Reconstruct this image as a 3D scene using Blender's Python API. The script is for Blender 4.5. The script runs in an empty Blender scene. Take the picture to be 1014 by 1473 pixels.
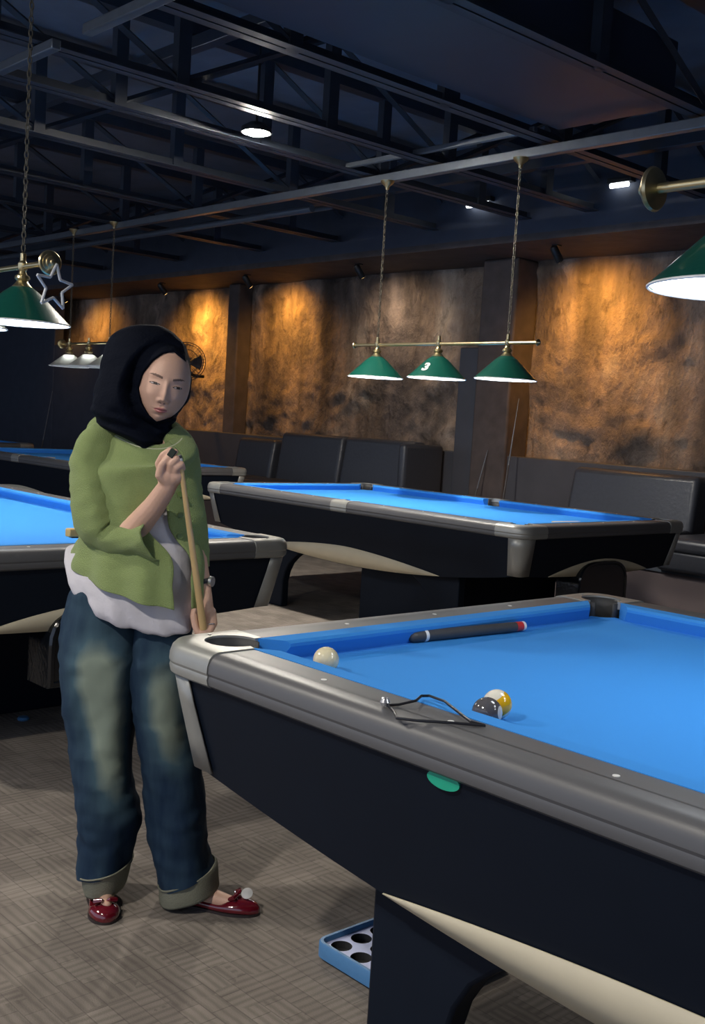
import bpy, bmesh, math, random
from mathutils import Vector, Matrix, noise
random.seed(7)
S = bpy.context.scene
COL = S.collection
PI = math.pi

# ---------------------------------------------------------------- camera
cam_data = bpy.data.cameras.new('camera')
cam_data.sensor_fit = 'HORIZONTAL'
cam_data.sensor_width = 36.0
cam_data.lens = 1557.5 / 1014 * 36
cam_data.clip_start = 0.05
cam_data.clip_end = 60
cam = bpy.data.objects.new('camera', cam_data)
COL.objects.link(cam)
pitch, roll, yaw = -0.0834, 0.0607, -0.8233
f = Vector((math.sin(yaw)*math.cos(pitch), math.cos(yaw)*math.cos(pitch), math.sin(pitch)))
r = Vector((math.cos(yaw), -math.sin(yaw), 0))
u = r.cross(f)
r2 = r*math.cos(roll)+u*math.sin(roll)
u2 = -r*math.sin(roll)+u*math.cos(roll)
cam.matrix_world = Matrix(((r2.x, u2.x, -f.x, 0), (r2.y, u2.y, -f.y, 0), (r2.z, u2.z, -f.z, 1.316), (0, 0, 0, 1)))
S.camera = cam

# ---------------------------------------------------------------- world, exposure
S.view_settings.view_transform = 'Standard'
S.view_settings.look = 'None'
S.view_settings.exposure = 0.32
S.view_settings.gamma = 1.0
S.view_settings.use_curve_mapping = False
w = bpy.data.worlds.new('world')
S.world = w
w.use_nodes = True
w.node_tree.nodes['Background'].inputs[0].default_value = (0.62, 0.74, 1.0, 1)
w.node_tree.nodes['Background'].inputs[1].default_value = 0.75  # added dim blue front fill, entering where the hall is left open behind the camera

LAMP_EMIT = 8.5        # table lamps
DOWN_EMIT = 1500.0      # round ceiling light and the added fill lights
SPOT_W = 100.0          # warm wall spots
AMBER = (1.0, 0.46, 0.07)

def plight(name, loc, watts, color, radius=0.3, kind='AREA', rot=(0, 0, 0), spot=None):
    l = bpy.data.lights.new(name, kind)
    l.energy = watts
    l.color = color
    if kind == 'AREA':
        l.shape = 'DISK'; l.size = radius*2
    else:
        l.shadow_soft_size = radius
    if spot:
        l.spot_size = spot; l.spot_blend = 0.8
    o = bpy.data.objects.new(name, l)
    o.location = loc
    o.rotation_euler = rot
    COL.objects.link(o)
    return o

# ---------------------------------------------------------------- materials
def mat(name, color, rough=0.5, metal=0.0, spec=0.5, emit=None, estr=0, coat=0.0, sheen=0.0, bump=None, trans=0.0):
    m = bpy.data.materials.new(name)
    m.use_nodes = True
    nt = m.node_tree
    b = nt.nodes['Principled BSDF']
    b.inputs['Base Color'].default_value = (*color, 1)
    b.inputs['Roughness'].default_value = rough
    b.inputs['Metallic'].default_value = metal
    b.inputs['Specular IOR Level'].default_value = spec
    b.inputs['Coat Weight'].default_value = coat
    b.inputs['Sheen Weight'].default_value = sheen
    b.inputs['Transmission Weight'].default_value = trans
    if emit:
        b.inputs['Emission Color'].default_value = (*emit, 1)
        b.inputs['Emission Strength'].default_value = estr
    # every surface gets a little procedural life: colour mottling and fine bump
    tc = nt.nodes.new('ShaderNodeTexCoord')
    if bump is None:
        bump = (60, 0.04, 0.08)
    sc, dist, var = bump
    n = nt.nodes.new('ShaderNodeTexNoise')
    n.inputs['Scale'].default_value = sc
    n.inputs['Detail'].default_value = 4
    nt.links.new(tc.outputs['Object'], n.inputs['Vector'])
    bp = nt.nodes.new('ShaderNodeBump')
    bp.inputs['Strength'].default_value = dist
    bp.inputs['Distance'].default_value = 0.02
    nt.links.new(n.outputs['Fac'], bp.inputs['Height'])
    nt.links.new(bp.outputs['Normal'], b.inputs['Normal'])
    mx = nt.nodes.new('ShaderNodeMix'); mx.data_type = 'RGBA'
    mx.inputs['A'].default_value = tuple(max(0, x*(1-var)) for x in color)+(1,)
    mx.inputs['B'].default_value = tuple(min(1, x*(1+var)) for x in color)+(1,)
    nt.links.new(n.outputs['Fac'], mx.inputs['Factor'])
    nt.links.new(mx.outputs['Result'], b.inputs['Base Color'])
    return m

def nodes(m):
    return m.node_tree, m.node_tree.nodes, m.node_tree.links, m.node_tree.nodes['Principled BSDF']

M = {}
M['cloth'] = mat('blue billiard cloth', (0.048, 0.27, 0.72), 0.9, spec=0.1, bump=(900, 0.05, 0.05))
M['rail'] = mat('dark satin laminate', (0.10, 0.10, 0.105), 0.42, spec=0.5, bump=(8, 0.0, 0.04))
M['apron'] = mat('black laminate', (0.006, 0.010, 0.019), 0.5, spec=0.14, bump=(10, 0.01, 0.1))
M['casting'] = mat('silver casting', (0.33, 0.33, 0.31), 0.38, metal=0.35, bump=(30, 0.02, 0.05))
M['cream'] = mat('cream inlay', (0.62, 0.55, 0.40), 0.5, bump=(12, 0.01, 0.06))
M['rubber'] = mat('black rubber', (0.03, 0.03, 0.032), 0.6)
M['gloss_black'] = mat('gloss black plastic', (0.005, 0.007, 0.01), 0.12, spec=0.6)
M['sight'] = mat('pearl sight', (0.8, 0.8, 0.78), 0.3)
M['green_dot'] = mat('green badge', (0.01, 0.36, 0.22), 0.45)
M['dark_brass'] = mat('dark brass chain', (0.10, 0.09, 0.07), 0.45, metal=0.5)
M['plinth_carpet'] = mat('mauve brown carpet', (0.16, 0.125, 0.125), 0.95, bump=(200, 0.1, 0.1))
M['brass'] = mat('brass', (0.62, 0.52, 0.30), 0.28, metal=0.95, bump=(40, 0.02, 0.1))
M['green'] = mat('green enamel', (0.005, 0.070, 0.050), 0.3, spec=0.5, coat=0.3)
M['shade_rim'] = mat('white shade rim', (0.8, 0.8, 0.78), 0.4)
M['white_text'] = mat('white number', (0.75, 0.75, 0.7), 0.5)
M['glow'] = mat('lamp diffuser', (0.9, 0.9, 0.88), 0.5, emit=(0.93, 0.97, 1.0), estr=LAMP_EMIT)
M['down_glow'] = mat('ceiling light lens', (0.9, 0.9, 0.85), 0.5, emit=(1.0, 0.93, 0.82), estr=DOWN_EMIT)
M['tube_glow'] = mat('tube glow', (0.9, 0.9, 0.9), 0.5, emit=(0.9, 0.95, 1.0), estr=4.0)
M['warm_glow'] = mat('warm spot lens', (0.9, 0.7, 0.4), 0.5, emit=(1.0, 0.6, 0.2), estr=5.0)
M['glass'] = mat('frosted glass', (0.75, 0.75, 0.68), 0.35, trans=0.7)
M['steel'] = mat('painted roof steel', (0.032, 0.042, 0.062), 0.5, bump=(15, 0.05, 0.3))
M['steel_light'] = mat('grey pipe', (0.13, 0.15, 0.18), 0.35, metal=0.4, bump=(15, 0.03, 0.2))
M['duct'] = mat('dark duct sheet', (0.035, 0.045, 0.075), 0.4, bump=(3, 0.03, 0.2))
M['roof'] = mat('dark painted deck', (0.15, 0.18, 0.24), 0.8, bump=(4, 0.1, 0.3))
M['dark_wall'] = mat('dark grey paint', (0.048, 0.058, 0.085), 0.6, bump=(6, 0.05, 0.25))
M['dado'] = mat('charcoal panel', (0.06, 0.062, 0.075), 0.5, bump=(6, 0.05, 0.2))
M['pillar'] = mat('weathered pillar', (0.075, 0.06, 0.058), 0.75, bump=(7, 0.4, 0.5))
M['leather'] = mat('black leather', (0.045, 0.048, 0.060), 0.36, spec=0.5, bump=(35, 0.12, 0.15))
M['black_metal'] = mat('black metal', (0.02, 0.02, 0.022), 0.4)
M['wire'] = mat('dark wire', (0.03, 0.03, 0.035), 0.3, metal=0.3)
M['wood'] = mat('maple', (0.62, 0.42, 0.19), 0.4, coat=0.3, bump=(20, 0.02, 0.15))
M['gold_wood'] = mat('golden wood', (0.62, 0.40, 0.12), 0.45, bump=(20, 0.05, 0.3))
M['cue_black'] = mat('cue butt wrap', (0.06, 0.06, 0.065), 0.5)
M['cue_white'] = mat('cue white ring', (0.8, 0.8, 0.78), 0.35)
M['cue_red'] = mat('cue red ring', (0.55, 0.04, 0.04), 0.4)
M['ivory'] = mat('ivory ball', (0.78, 0.69, 0.45), 0.12, coat=0.5)
M['trim_pale'] = mat('pale knit edging', (0.50, 0.52, 0.36), 0.9)
M['tray_blue'] = mat('blue plastic tray', (0.07, 0.20, 0.40), 0.35)
M['tray_insert'] = mat('pale insert', (0.45, 0.50, 0.75), 0.45)
M['skin'] = mat('skin', (0.62, 0.38, 0.275), 0.5, spec=0.4, bump=(200, 0.05, 0.05))
M['lips'] = mat('lips', (0.46, 0.16, 0.15), 0.35)
M['brow'] = mat('brows', (0.16, 0.095, 0.07), 0.8)
M['lash'] = mat('lashes', (0.025, 0.018, 0.016), 0.6)
M['sclera'] = mat('eye white', (0.5, 0.42, 0.40), 0.3)
M['nail'] = mat('nails', (0.62, 0.40, 0.34), 0.25)
M['hijab'] = mat('black jersey scarf', (0.002, 0.0035, 0.009), 0.85, spec=0.1, bump=(120, 0.2, 0.1))
M['cardigan'] = mat('green knit', (0.255, 0.325, 0.125), 0.92, spec=0.12, sheen=0.15, bump=(420, 0.5, 0.12))
M['button'] = mat('green buttons', (0.11, 0.17, 0.045), 0.4)
M['tee'] = mat('white cotton', (0.56, 0.54, 0.58), 0.9, spec=0.1, bump=(40, 0.15, 0.04))
M['cuff'] = mat('turned up denim cuff', (0.21, 0.21, 0.155), 0.9, bump=(300, 0.3, 0.1))
M['patent'] = mat('burgundy patent leather', (0.13, 0.006, 0.014), 0.12, spec=0.7, coat=0.8)
M['silver'] = mat('silver', (0.7, 0.7, 0.72), 0.25, metal=0.8)
M['chalk'] = mat('dark chalk', (0.03, 0.04, 0.03), 0.9)
M['white_metal'] = mat('white enamel', (0.60, 0.62, 0.65), 0.35)
M['fan_grey'] = mat('fan grey', (0.06, 0.06, 0.07), 0.4)
M['matte_silver'] = mat('matte silver', (0.55, 0.54, 0.52), 0.5)
M['sole'] = mat('dark sole', (0.03, 0.02, 0.02), 0.6)

def denim():
    m = mat('washed denim with painted light', (0.02, 0.04, 0.075), 0.85, spec=0.15)
    nt, N, K, b = nodes(m)
    tc = N.new('ShaderNodeTexCoord')
    att = N.new('ShaderNodeAttribute'); att.attribute_name = 'wash_light'  # faded denim, with some light on the thighs painted in
    n = N.new('ShaderNodeTexNoise'); n.inputs['Scale'].default_value = 9; n.inputs['Detail'].default_value = 6
    mp = N.new('ShaderNodeMapping'); mp.inputs['Scale'].default_value = (3, 3, 0.6)
    K.new(tc.outputs['Object'], mp.inputs['Vector']); K.new(mp.outputs['Vector'], n.inputs['Vector'])
    ad = N.new('ShaderNodeMath'); ad.operation = 'MULTIPLY_ADD'
    K.new(n.outputs['Fac'], ad.inputs[0]); ad.inputs[1].default_value = 0.35
    K.new(att.outputs['Fac'], ad.inputs[2])
    cr = N.new('ShaderNodeValToRGB')
    cr.color_ramp.elements[0].position = 0.12; cr.color_ramp.elements[0].color = (0.010, 0.024, 0.052, 1)
    cr.color_ramp.elements[1].position = 1.12; cr.color_ramp.elements[1].color = (0.26, 0.31, 0.25, 1)
    e = cr.color_ramp.elements.new(0.5); e.color = (0.055, 0.10, 0.13, 1)
    K.new(ad.outputs[0], cr.inputs['Fac'])
    K.new(cr.outputs['Color'], b.inputs['Base Color'])
    return m
M['denim'] = denim()

def carpet():
    m = mat('woven carpet', (0.1, 0.09, 0.08), 0.95, spec=0.1)
    nt, N, K, b = nodes(m)
    tc = N.new('ShaderNodeTexCoord')
    mp = N.new('ShaderNodeMapping'); mp.inputs['Rotation'].default_value = (0, 0, 0.0)
    K.new(tc.outputs['Object'], mp.inputs['Vector'])
    br = N.new('ShaderNodeTexBrick')
    br.inputs['Scale'].default_value = 1
    br.inputs['Brick Width'].default_value = 0.115
    br.inputs['Row Height'].default_value = 0.055
    br.inputs['Mortar Size'].default_value = 0.0018
    br.inputs['Mortar Smooth'].default_value = 0.4
    br.inputs['Color1'].default_value = (0.190, 0.165, 0.145, 1)
    br.inputs['Color2'].default_value = (0.235, 0.207, 0.180, 1)
    br.inputs['Mortar'].default_value = (0.158, 0.138, 0.122, 1)
    br.offset = 0.37; br.squash = 0.6; br.squash_frequency = 3
    K.new(mp.outputs['Vector'], br.inputs['Vector'])
    wv = N.new('ShaderNodeTexWave'); wv.bands_direction = 'X'
    wv.inputs['Scale'].default_value = 13; wv.inputs['Distortion'].default_value = 1.2
    K.new(mp.outputs['Vector'], wv.inputs['Vector'])
    ns = N.new('ShaderNodeTexNoise'); ns.inputs['Scale'].default_value = 5; ns.inputs['Detail'].default_value = 3
    K.new(mp.outputs['Vector'], ns.inputs['Vector'])
    n2 = N.new('ShaderNodeTexNoise'); n2.inputs['Scale'].default_value = 260
    K.new(mp.outputs['Vector'], n2.inputs['Vector'])
    mr = N.new('ShaderNodeMapRange'); mr.inputs['To Min'].default_value = 0.76; mr.inputs['To Max'].default_value = 1.06
    wv2 = N.new('ShaderNodeTexWave'); wv2.bands_direction = 'Y'
    wv2.inputs['Scale'].default_value = 13; wv2.inputs['Distortion'].default_value = 1.5
    K.new(mp.outputs['Vector'], wv2.inputs['Vector'])
    vo = N.new('ShaderNodeTexVoronoi'); vo.distance = 'CHEBYCHEV'; vo.inputs['Scale'].default_value = 9; vo.inputs['Randomness'].default_value = 0.55
    K.new(mp.outputs['Vector'], vo.inputs['Vector'])
    sx_ = N.new('ShaderNodeSeparateColor'); K.new(vo.outputs['Color'], sx_.inputs[0])
    gt = N.new('ShaderNodeMath'); gt.operation = 'GREATER_THAN'; gt.inputs[1].default_value = 0.5; K.new(sx_.outputs[0], gt.inputs[0])
    mw_ = N.new('ShaderNodeMix'); mw_.data_type = 'FLOAT'
    K.new(gt.outputs[0], mw_.inputs['Factor']); K.new(wv.outputs['Fac'], mw_.inputs['A']); K.new(wv2.outputs['Fac'], mw_.inputs['B'])
    ad_ = N.new('ShaderNodeMath'); ad_.operation = 'MULTIPLY_ADD'; ad_.inputs[1].default_value = 0.35; K.new(sx_.outputs[1], ad_.inputs[0])
    K.new(mw_.outputs['Result'], ad_.inputs[2])
    K.new(ad_.outputs[0], mr.inputs['Value'])
    mr2 = N.new('ShaderNodeMapRange'); mr2.inputs['From Min'].default_value = 0.3; mr2.inputs['From Max'].default_value = 0.7
    mr2.inputs['To Min'].default_value = 0.8; mr2.inputs['To Max'].default_value = 1.15
    K.new(ns.outputs['Fac'], mr2.inputs['Value'])
    mm = N.new('ShaderNodeMath'); mm.operation = 'MULTIPLY'
    K.new(mr.outputs[0], mm.inputs[0]); K.new(mr2.outputs[0], mm.inputs[1])
    mx = N.new('ShaderNodeVectorMath'); mx.operation = 'SCALE'
    K.new(br.outputs['Color'], mx.inputs[0]); K.new(mm.outputs[0], mx.inputs['Scale'])
    K.new(mx.outputs[0], b.inputs['Base Color'])
    bp = N.new('ShaderNodeBump'); bp.inputs['Strength'].default_value = 0.4; bp.inputs['Distance'].default_value = 0.003
    K.new(n2.outputs['Fac'], bp.inputs['Height']); K.new(bp.outputs['Normal'], b.inputs['Normal'])
    return m
M['carpet'] = carpet()

def stone():
    m = mat('rough rendered stone', (0.2, 0.15, 0.12), 0.85, spec=0.2)
    nt, N, K, b = nodes(m)
    tc = N.new('ShaderNodeTexCoord')
    mp = N.new('ShaderNodeMapping'); mp.inputs['Scale'].default_value = (1, 1, 0.55)
    K.new(tc.outputs['Object'], mp.inputs['Vector'])
    n = N.new('ShaderNodeTexNoise'); n.inputs['Scale'].default_value = 1.6; n.inputs['Detail'].default_value = 9; n.inputs['Roughness'].default_value = 0.62
    K.new(mp.outputs['Vector'], n.inputs['Vector'])
    cr = N.new('ShaderNodeValToRGB')
    E = cr.color_ramp.elements
    E[0].position = 0.30; E[0].color = (0.10, 0.085, 0.082, 1)
    E[1].position = 0.72; E[1].color = (0.52, 0.44, 0.36, 1)
    e = E.new(0.47); e.color = (0.22, 0.175, 0.15, 1)
    e = E.new(0.57); e.color = (0.34, 0.26, 0.205, 1)
    K.new(n.outputs['Fac'], cr.inputs['Fac'])
    # vertical drips of dark and pale render
    mp2 = N.new('ShaderNodeMapping'); mp2.inputs['Scale'].default_value = (2.2, 2.2, 0.22)
    K.new(tc.outputs['Object'], mp2.inputs['Vector'])
    n2 = N.new('ShaderNodeTexNoise'); n2.inputs['Scale'].default_value = 1.3; n2.inputs['Detail'].default_value = 4
    K.new(mp2.outputs['Vector'], n2.inputs['Vector'])
    mr = N.new('ShaderNodeMapRange'); mr.inputs['From Min'].default_value = 0.35; mr.inputs['From Max'].default_value = 0.65
    mr.inputs['To Min'].default_value = 0.42; mr.inputs['To Max'].default_value = 1.35
    K.new(n2.outputs['Fac'], mr.inputs['Value'])
    # dark pits
    v = N.new('ShaderNodeTexNoise'); v.inputs['Scale'].default_value = 7; v.inputs['Detail'].default_value = 9; v.inputs['Roughness'].default_value = 0.62
    K.new(mp.outputs['Vector'], v.inputs['Vector'])
    mr2 = N.new('ShaderNodeMapRange'); mr2.inputs['From Min'].default_value = 0.29; mr2.inputs['From Max'].default_value = 0.42
    mr2.inputs['To Min'].default_value = 0.42; mr2.inputs['To Max'].default_value = 1.0
    K.new(v.outputs['Fac'], mr2.inputs['Value'])
    mm = N.new('ShaderNodeMath'); mm.operation = 'MULTIPLY'
    K.new(mr.outputs[0], mm.inputs[0]); K.new(mr2.outputs[0], mm.inputs[1])
    vs = N.new('ShaderNodeVectorMath'); vs.operation = 'SCALE'
    K.new(cr.outputs['Color'], vs.inputs[0]); K.new(mm.outputs[0], vs.inputs['Scale'])
    K.new(vs.outputs[0], b.inputs['Base Color'])
    bp = N.new('ShaderNodeBump'); bp.inputs['Strength'].default_value = 0.9; bp.inputs['Distance'].default_value = 0.12
    n3 = N.new('ShaderNodeTexNoise'); n3.inputs['Scale'].default_value = 8; n3.inputs['Detail'].default_value = 8; n3.inputs['Roughness'].default_value = 0.65
    K.new(mp.outputs['Vector'], n3.inputs['Vector'])
    K.new(n3.outputs['Fac'], bp.inputs['Height']); K.new(bp.outputs['Normal'], b.inputs['Normal'])
    return m
M['stone'] = stone()

def ball_stripe():
    m = mat('yellow striped ball', (0.8, 0.45, 0.02), 0.1, coat=0.5)
    nt, N, K, b = nodes(m)
    tc = N.new('ShaderNodeTexCoord'); sp = N.new('ShaderNodeSeparateXYZ')
    K.new(tc.outputs['Object'], sp.inputs[0])
    ab = N.new('ShaderNodeMath'); ab.operation = 'ABSOLUTE'; K.new(sp.outputs['Z'], ab.inputs[0])
    lt = N.new('ShaderNodeMath'); lt.operation = 'LESS_THAN'; lt.inputs[1].default_value = 0.0165; K.new(ab.outputs[0], lt.inputs[0])
    mx = N.new('ShaderNodeMix'); mx.data_type = 'RGBA'
    mx.inputs['A'].default_value = (0.82, 0.78, 0.66, 1); mx.inputs['B'].default_value = (0.85, 0.47, 0.015, 1)
    K.new(lt.outputs[0], mx.inputs['Factor']); K.new(mx.outputs['Result'], b.inputs['Base Color'])
    return m
M['ball9'] = ball_stripe()
def ball_dark():
    m = mat('dark ball with white spot', (0.03, 0.03, 0.035), 0.1, coat=0.5)
    nt, N, K, b = nodes(m)
    tc = N.new('ShaderNodeTexCoord'); sp = N.new('ShaderNodeSeparateXYZ')
    K.new(tc.outputs['Object'], sp.inputs[0])
    lt = N.new('ShaderNodeMath'); lt.operation = 'GREATER_THAN'; lt.inputs[1].default_value = 0.0255; K.new(sp.outputs['Z'], lt.inputs[0])
    mx = N.new('ShaderNodeMix'); mx.data_type = 'RGBA'
    mx.inputs['A'].default_value = (0.10, 0.095, 0.10, 1); mx.inputs['B'].default_value = (0.75, 0.72, 0.66, 1)
    K.new(lt.outputs[0], mx.inputs['Factor']); K.new(mx.outputs['Result'], b.inputs['Base Color'])
    return m
M['ball8'] = ball_dark()

# ---------------------------------------------------------------- mesh helpers
def link(name, me, parent=None, smooth=False):
    o = bpy.data.objects.new(name, me)
    COL.objects.link(o)
    if parent: o.parent = parent
    if smooth:
        for p in me.polygons: p.use_smooth = True
    return o

def tag(o, label=None, cat=None, group=None, kind=None):
    if label: o['label'] = label
    if cat: o['category'] = cat
    if group: o['group'] = group
    if kind: o['kind'] = kind
    return o

def empty(name, loc, rz=0, label=None, cat=None, group=None):
    o = bpy.data.objects.new(name, None)
    o.empty_display_size = 0.1
    COL.objects.link(o)
    o.location = loc
    o.rotation_euler = (0, 0, rz)
    tag(o, label, cat, group)
    return o

class MB:
    def __init__(self): self.v = []; self.f = []; self.mi = []; self.m = 0
    def add(self, vs, fs):
        k = len(self.v)
        self.v += [tuple(v) for v in vs]
        for f_ in fs:
            self.f.append([k+i for i in f_]); self.mi.append(self.m)
    def box(self, x0, y0, z0, x1, y1, z1):
        self.add([(x0,y0,z0),(x1,y0,z0),(x1,y1,z0),(x0,y1,z0),(x0,y0,z1),(x1,y0,z1),(x1,y1,z1),(x0,y1,z1)],
                 [(3,2,1,0),(4,5,6,7),(0,1,5,4),(1,2,6,5),(2,3,7,6),(3,0,4,7)])
    def loft(self, rings, cap=True, closed=True):
        n = len(rings[0]); vs = [p for rg in rings for p in rg]; fs = []
        for i in range(len(rings)-1):
            for j in range(n if closed else n-1):
                a = i*n+j; b = i*n+(j+1) % n
                fs.append((a, b, b+n, a+n))
        if cap:
            fs.append(tuple(range(n))[::-1]); fs.append(tuple((len(rings)-1)*n+j for j in range(n)))
        self.add(vs, fs)
    def tube(self, pts, rad, n=10, closed=False, cap=True):
        pts = [Vector(p) for p in pts]
        m = len(pts)
        rads = rad if isinstance(rad, (list, tuple)) else [rad]*m
        rings = []
        ref = None
        for i, p in enumerate(pts):
            if closed: t = (pts[(i+1) % m]-pts[i-1])
            else: t = pts[min(i+1, m-1)]-pts[max(i-1, 0)]
            t.normalize()
            if ref is None:
                ref = Vector((0, 0, 1)) if abs(t.z) < 0.9 else Vector((1, 0, 0))
            a = ref-t*ref.dot(t)
            if a.length < 1e-4: a = t.orthogonal()
            a.normalize(); ref = a
            b = t.cross(a)
            rings.append([p+(a*math.cos(k*2*PI/n)+b*math.sin(k*2*PI/n))*rads[i] for k in range(n)])
        if closed: rings.append(rings[0]); cap = False
        self.loft(rings, cap)
    def lathe(self, prof, n=24, c=(0, 0, 0), axis='Z'):
        rings = []
        for rr, z in prof:
            rg = []
            for k in range(n):
                a = 2*PI*k/n
                x, y = rr*math.cos(a), rr*math.sin(a)
                p = (x, y, z) if axis == 'Z' else ((z, x, y) if axis == 'X' else (x, z, y))
                rg.append((p[0]+c[0], p[1]+c[1], p[2]+c[2]))
            rings.append(rg)
        self.loft(rings, cap=True)
    def poly(self, pts, z0, z1):
        """extruded 2D outline"""
        n = len(pts)
        self.add([(x, y, z0) for x, y in pts]+[(x, y, z1) for x, y in pts],
                 [tuple(range(n))[::-1], tuple(range(n, 2*n))]+[(i, (i+1) % n, (i+1) % n+n, i+n) for i in range(n)])
    def mesh(self, name, mats):
        me = bpy.data.meshes.new(name)
        me.from_pydata(self.v, [], self.f)
        if not isinstance(mats, (list, tuple)): mats = [mats]
        for m in mats: me.materials.append(m)
        me.polygons.foreach_set('material_index', self.mi)
        bm = bmesh.new(); bm.from_mesh(me)
        bmesh.ops.recalc_face_normals(bm, faces=bm.faces)
        bm.to_mesh(me); bm.free()
        return me
    def build(self, name, mats, parent=None, smooth=False, bevel=0, seg=2, sub=0, solid=0, angle=40):
        me = self.mesh(name, mats)
        o = link(name, me, parent, smooth or bevel > 0)
        if solid:
            md = o.modifiers.new('solid', 'SOLIDIFY'); md.thickness = solid; md.offset = 0
        if bevel:
            md = o.modifiers.new('bevel', 'BEVEL'); md.width = bevel; md.segments = seg; md.limit_method = 'ANGLE'; md.angle_limit = math.radians(40)
            md.harden_normals = False
        if sub:
            md = o.modifiers.new('sub', 'SUBSURF'); md.levels = sub; md.render_levels = sub
        if smooth or bevel:
            try: me.set_sharp_from_angle(angle=math.radians(angle))
            except Exception: pass
        return o

def copy_tree(o, parent=None):
    c = o.copy(); COL.objects.link(c)
    c.parent = parent
    for ch in list(o.children): copy_tree(ch, c)
    return c

def boxobj(name, x0, y0, z0, x1, y1, z1, m, parent=None, bevel=0.0, seg=2):
    b = MB(); b.box(x0, y0, z0, x1, y1, z1)
    return b.build(name, m, parent, bevel=bevel, seg=seg)

def catmull(ps, n):
    """smoothly resample a list of equal-length tuples"""
    out = []
    m = len(ps)
    for i in range(n):
        s = i*(m-1)/(n-1); k = min(int(s), m-2); t = s-k
        p0, p1, p2, p3 = ps[max(k-1, 0)], ps[k], ps[k+1], ps[min(k+2, m-1)]
        out.append(tuple(0.5*((2*b)+(c-a)*t+(2*a-5*b+4*c-d)*t*t+(3*b-a-3*c+d)*t**3) for a, b, c, d in zip(p0, p1, p2, p3)))
    return out

# ---------------------------------------------------------------- the setting
def struct(o): o['kind'] = 'structure'; return o
struct(boxobj('floor', -20, -4, -0.1, 4.5, 8.4, 0, M['carpet']))
struct(boxobj('ceiling', -20, -4, 3.8, 4.5, 8.6, 3.9, M['roof']))
struct(boxobj('wall_left', -20.2, -4, -0.1, -20, 8.6, 3.9, M['dark_wall']))
struct(boxobj('wall_right', 4.5, -4, -0.1, 4.7, 8.6, 3.9, M['dark_wall']))
b = MB()
NX, NZ = 800, 130
X0, X1 = -20.0, 4.5
vs = []
for j in range(NZ+1):
    z = 3.85*j/NZ - 0.02
    for i in range(NX+1):
        x = X0+(X1-X0)*i/NX
        p = Vector((x*0.9, 3.1, z*1.3))
        d = 0.07*noise.fractal(p, 0.9, 2.0, 5) + 0.05*abs(noise.noise(p*3.2)) - 0.02
        lump = noise.noise(Vector((x*1.9, 7, z*2.6)))
        if lump > 0.25: d += (lump-0.25)*0.14
        d += 0.045*(0.5-abs(noise.noise(Vector((x*2.6, 1, z*4.2)))))*max(0, 0.5+noise.noise(Vector((x*0.8, 4, z*0.8)))) + 0.018*noise.noise(Vector((x*7, 2, z*9)))
        vs.append((x, 8.3-max(-0.02, d), z))
fs = []
for j in range(NZ):
    for i in range(NX):
        a = j*(NX+1)+i
        fs.append((a, a+1, a+NX+2, a+NX+1))
b.add(vs, fs)
struct(b.build('wall_back', M['stone'], smooth=True, angle=80))
# dark boards along the foot of the stone wall and the partition at its far left end
struct(boxobj('trim_1', -13.4, 8.02, 0.38, 4.5, 8.2, 1.08, M['dado'], bevel=0.01))
struct(boxobj('trim_2', -20, 7.85, 0.0, -15.35, 8.0, 3.8, M['dark_wall'], bevel=0.01))
struct(boxobj('trim_3', -15.35, 7.85, 0.0, -13.2, 8.0, 2.2, M['dark_wall'], bevel=0.01))
struct(boxobj('trim_4', -20, 7.35, 2.93, 4.5, 8.35, 2.99, M['pillar']))      # low soffit over the wall spots
struct(boxobj('trim_5', -20, 7.35, 2.99, 4.5, 7.45, 3.8, M['dark_wall']))
def pillar(n, x0, x1, y0, m):
    struct(boxobj('pillar_%d' % n, x0, y0, 0.0, x1, 8.3, 2.93, m, bevel=0.02))
pillar(1, -11.24, -11.02, 8.08, M['pillar'])
pillar(2, -6.98, -6.55, 7.98, M['pillar'])
struct(boxobj('trim_6', -7.22, 8.0, 0.4, -6.96, 8.12, 2.1, M['dado'], bevel=0.01))
struct(boxobj('platform', -13.2, 7.0, 0.0, 4.5, 8.2, 0.38, M['plinth_carpet']))
struct(boxobj('trim_7', -13.2, 6.985, 0.36, 4.5, 7.03, 0.392, M['steel_light']))

# ---------------------------------------------------------------- roof steel
def angle_iron(mb, x, y0, y1, z, s=0.05, t=0.006):
    mb.box(x, y0, z, x+t, y1, z+s)
    mb.box(x, y0, z, x+s, y1, z+t)
def make_truss():
    root = empty('roof_truss', (0, 0, 0))
    mb = MB(); angle_iron(mb, 0.006, -3.8, 7.3, 3.10, 0.06); angle_iron(mb, -0.066, -3.8, 7.3, 3.10, 0.06)
    mb.build('bottom_chord', M['steel'], root)
    mb = MB(); mb.box(-0.05, -3.8, 3.66, 0.05, 7.3, 3.74); mb.build('top_chord', M['steel'], root)
    ys = [-3.2+1.1*k for k in range(10)]
    first = None
    mb = MB(); mb.box(-0.03, -0.04, 3.10, 0.03, 0.04, 3.70)
    me = mb.mesh('strut', M['steel'])
    mb = MB()
    mb.tube([(0, 0, 3.13), (0, 1.1, 3.68)], 0.022, 4)
    me2 = mb.mesh('brace', M['steel'])
    for k, y in enumerate(ys):
        o = link('strut', me, root); o.location.y = y
        o = link('brace', me2, root); o.location.y = y
        if k % 2:
            o.scale.y = -1; o.location.y = y+1.1
    return root
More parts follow.
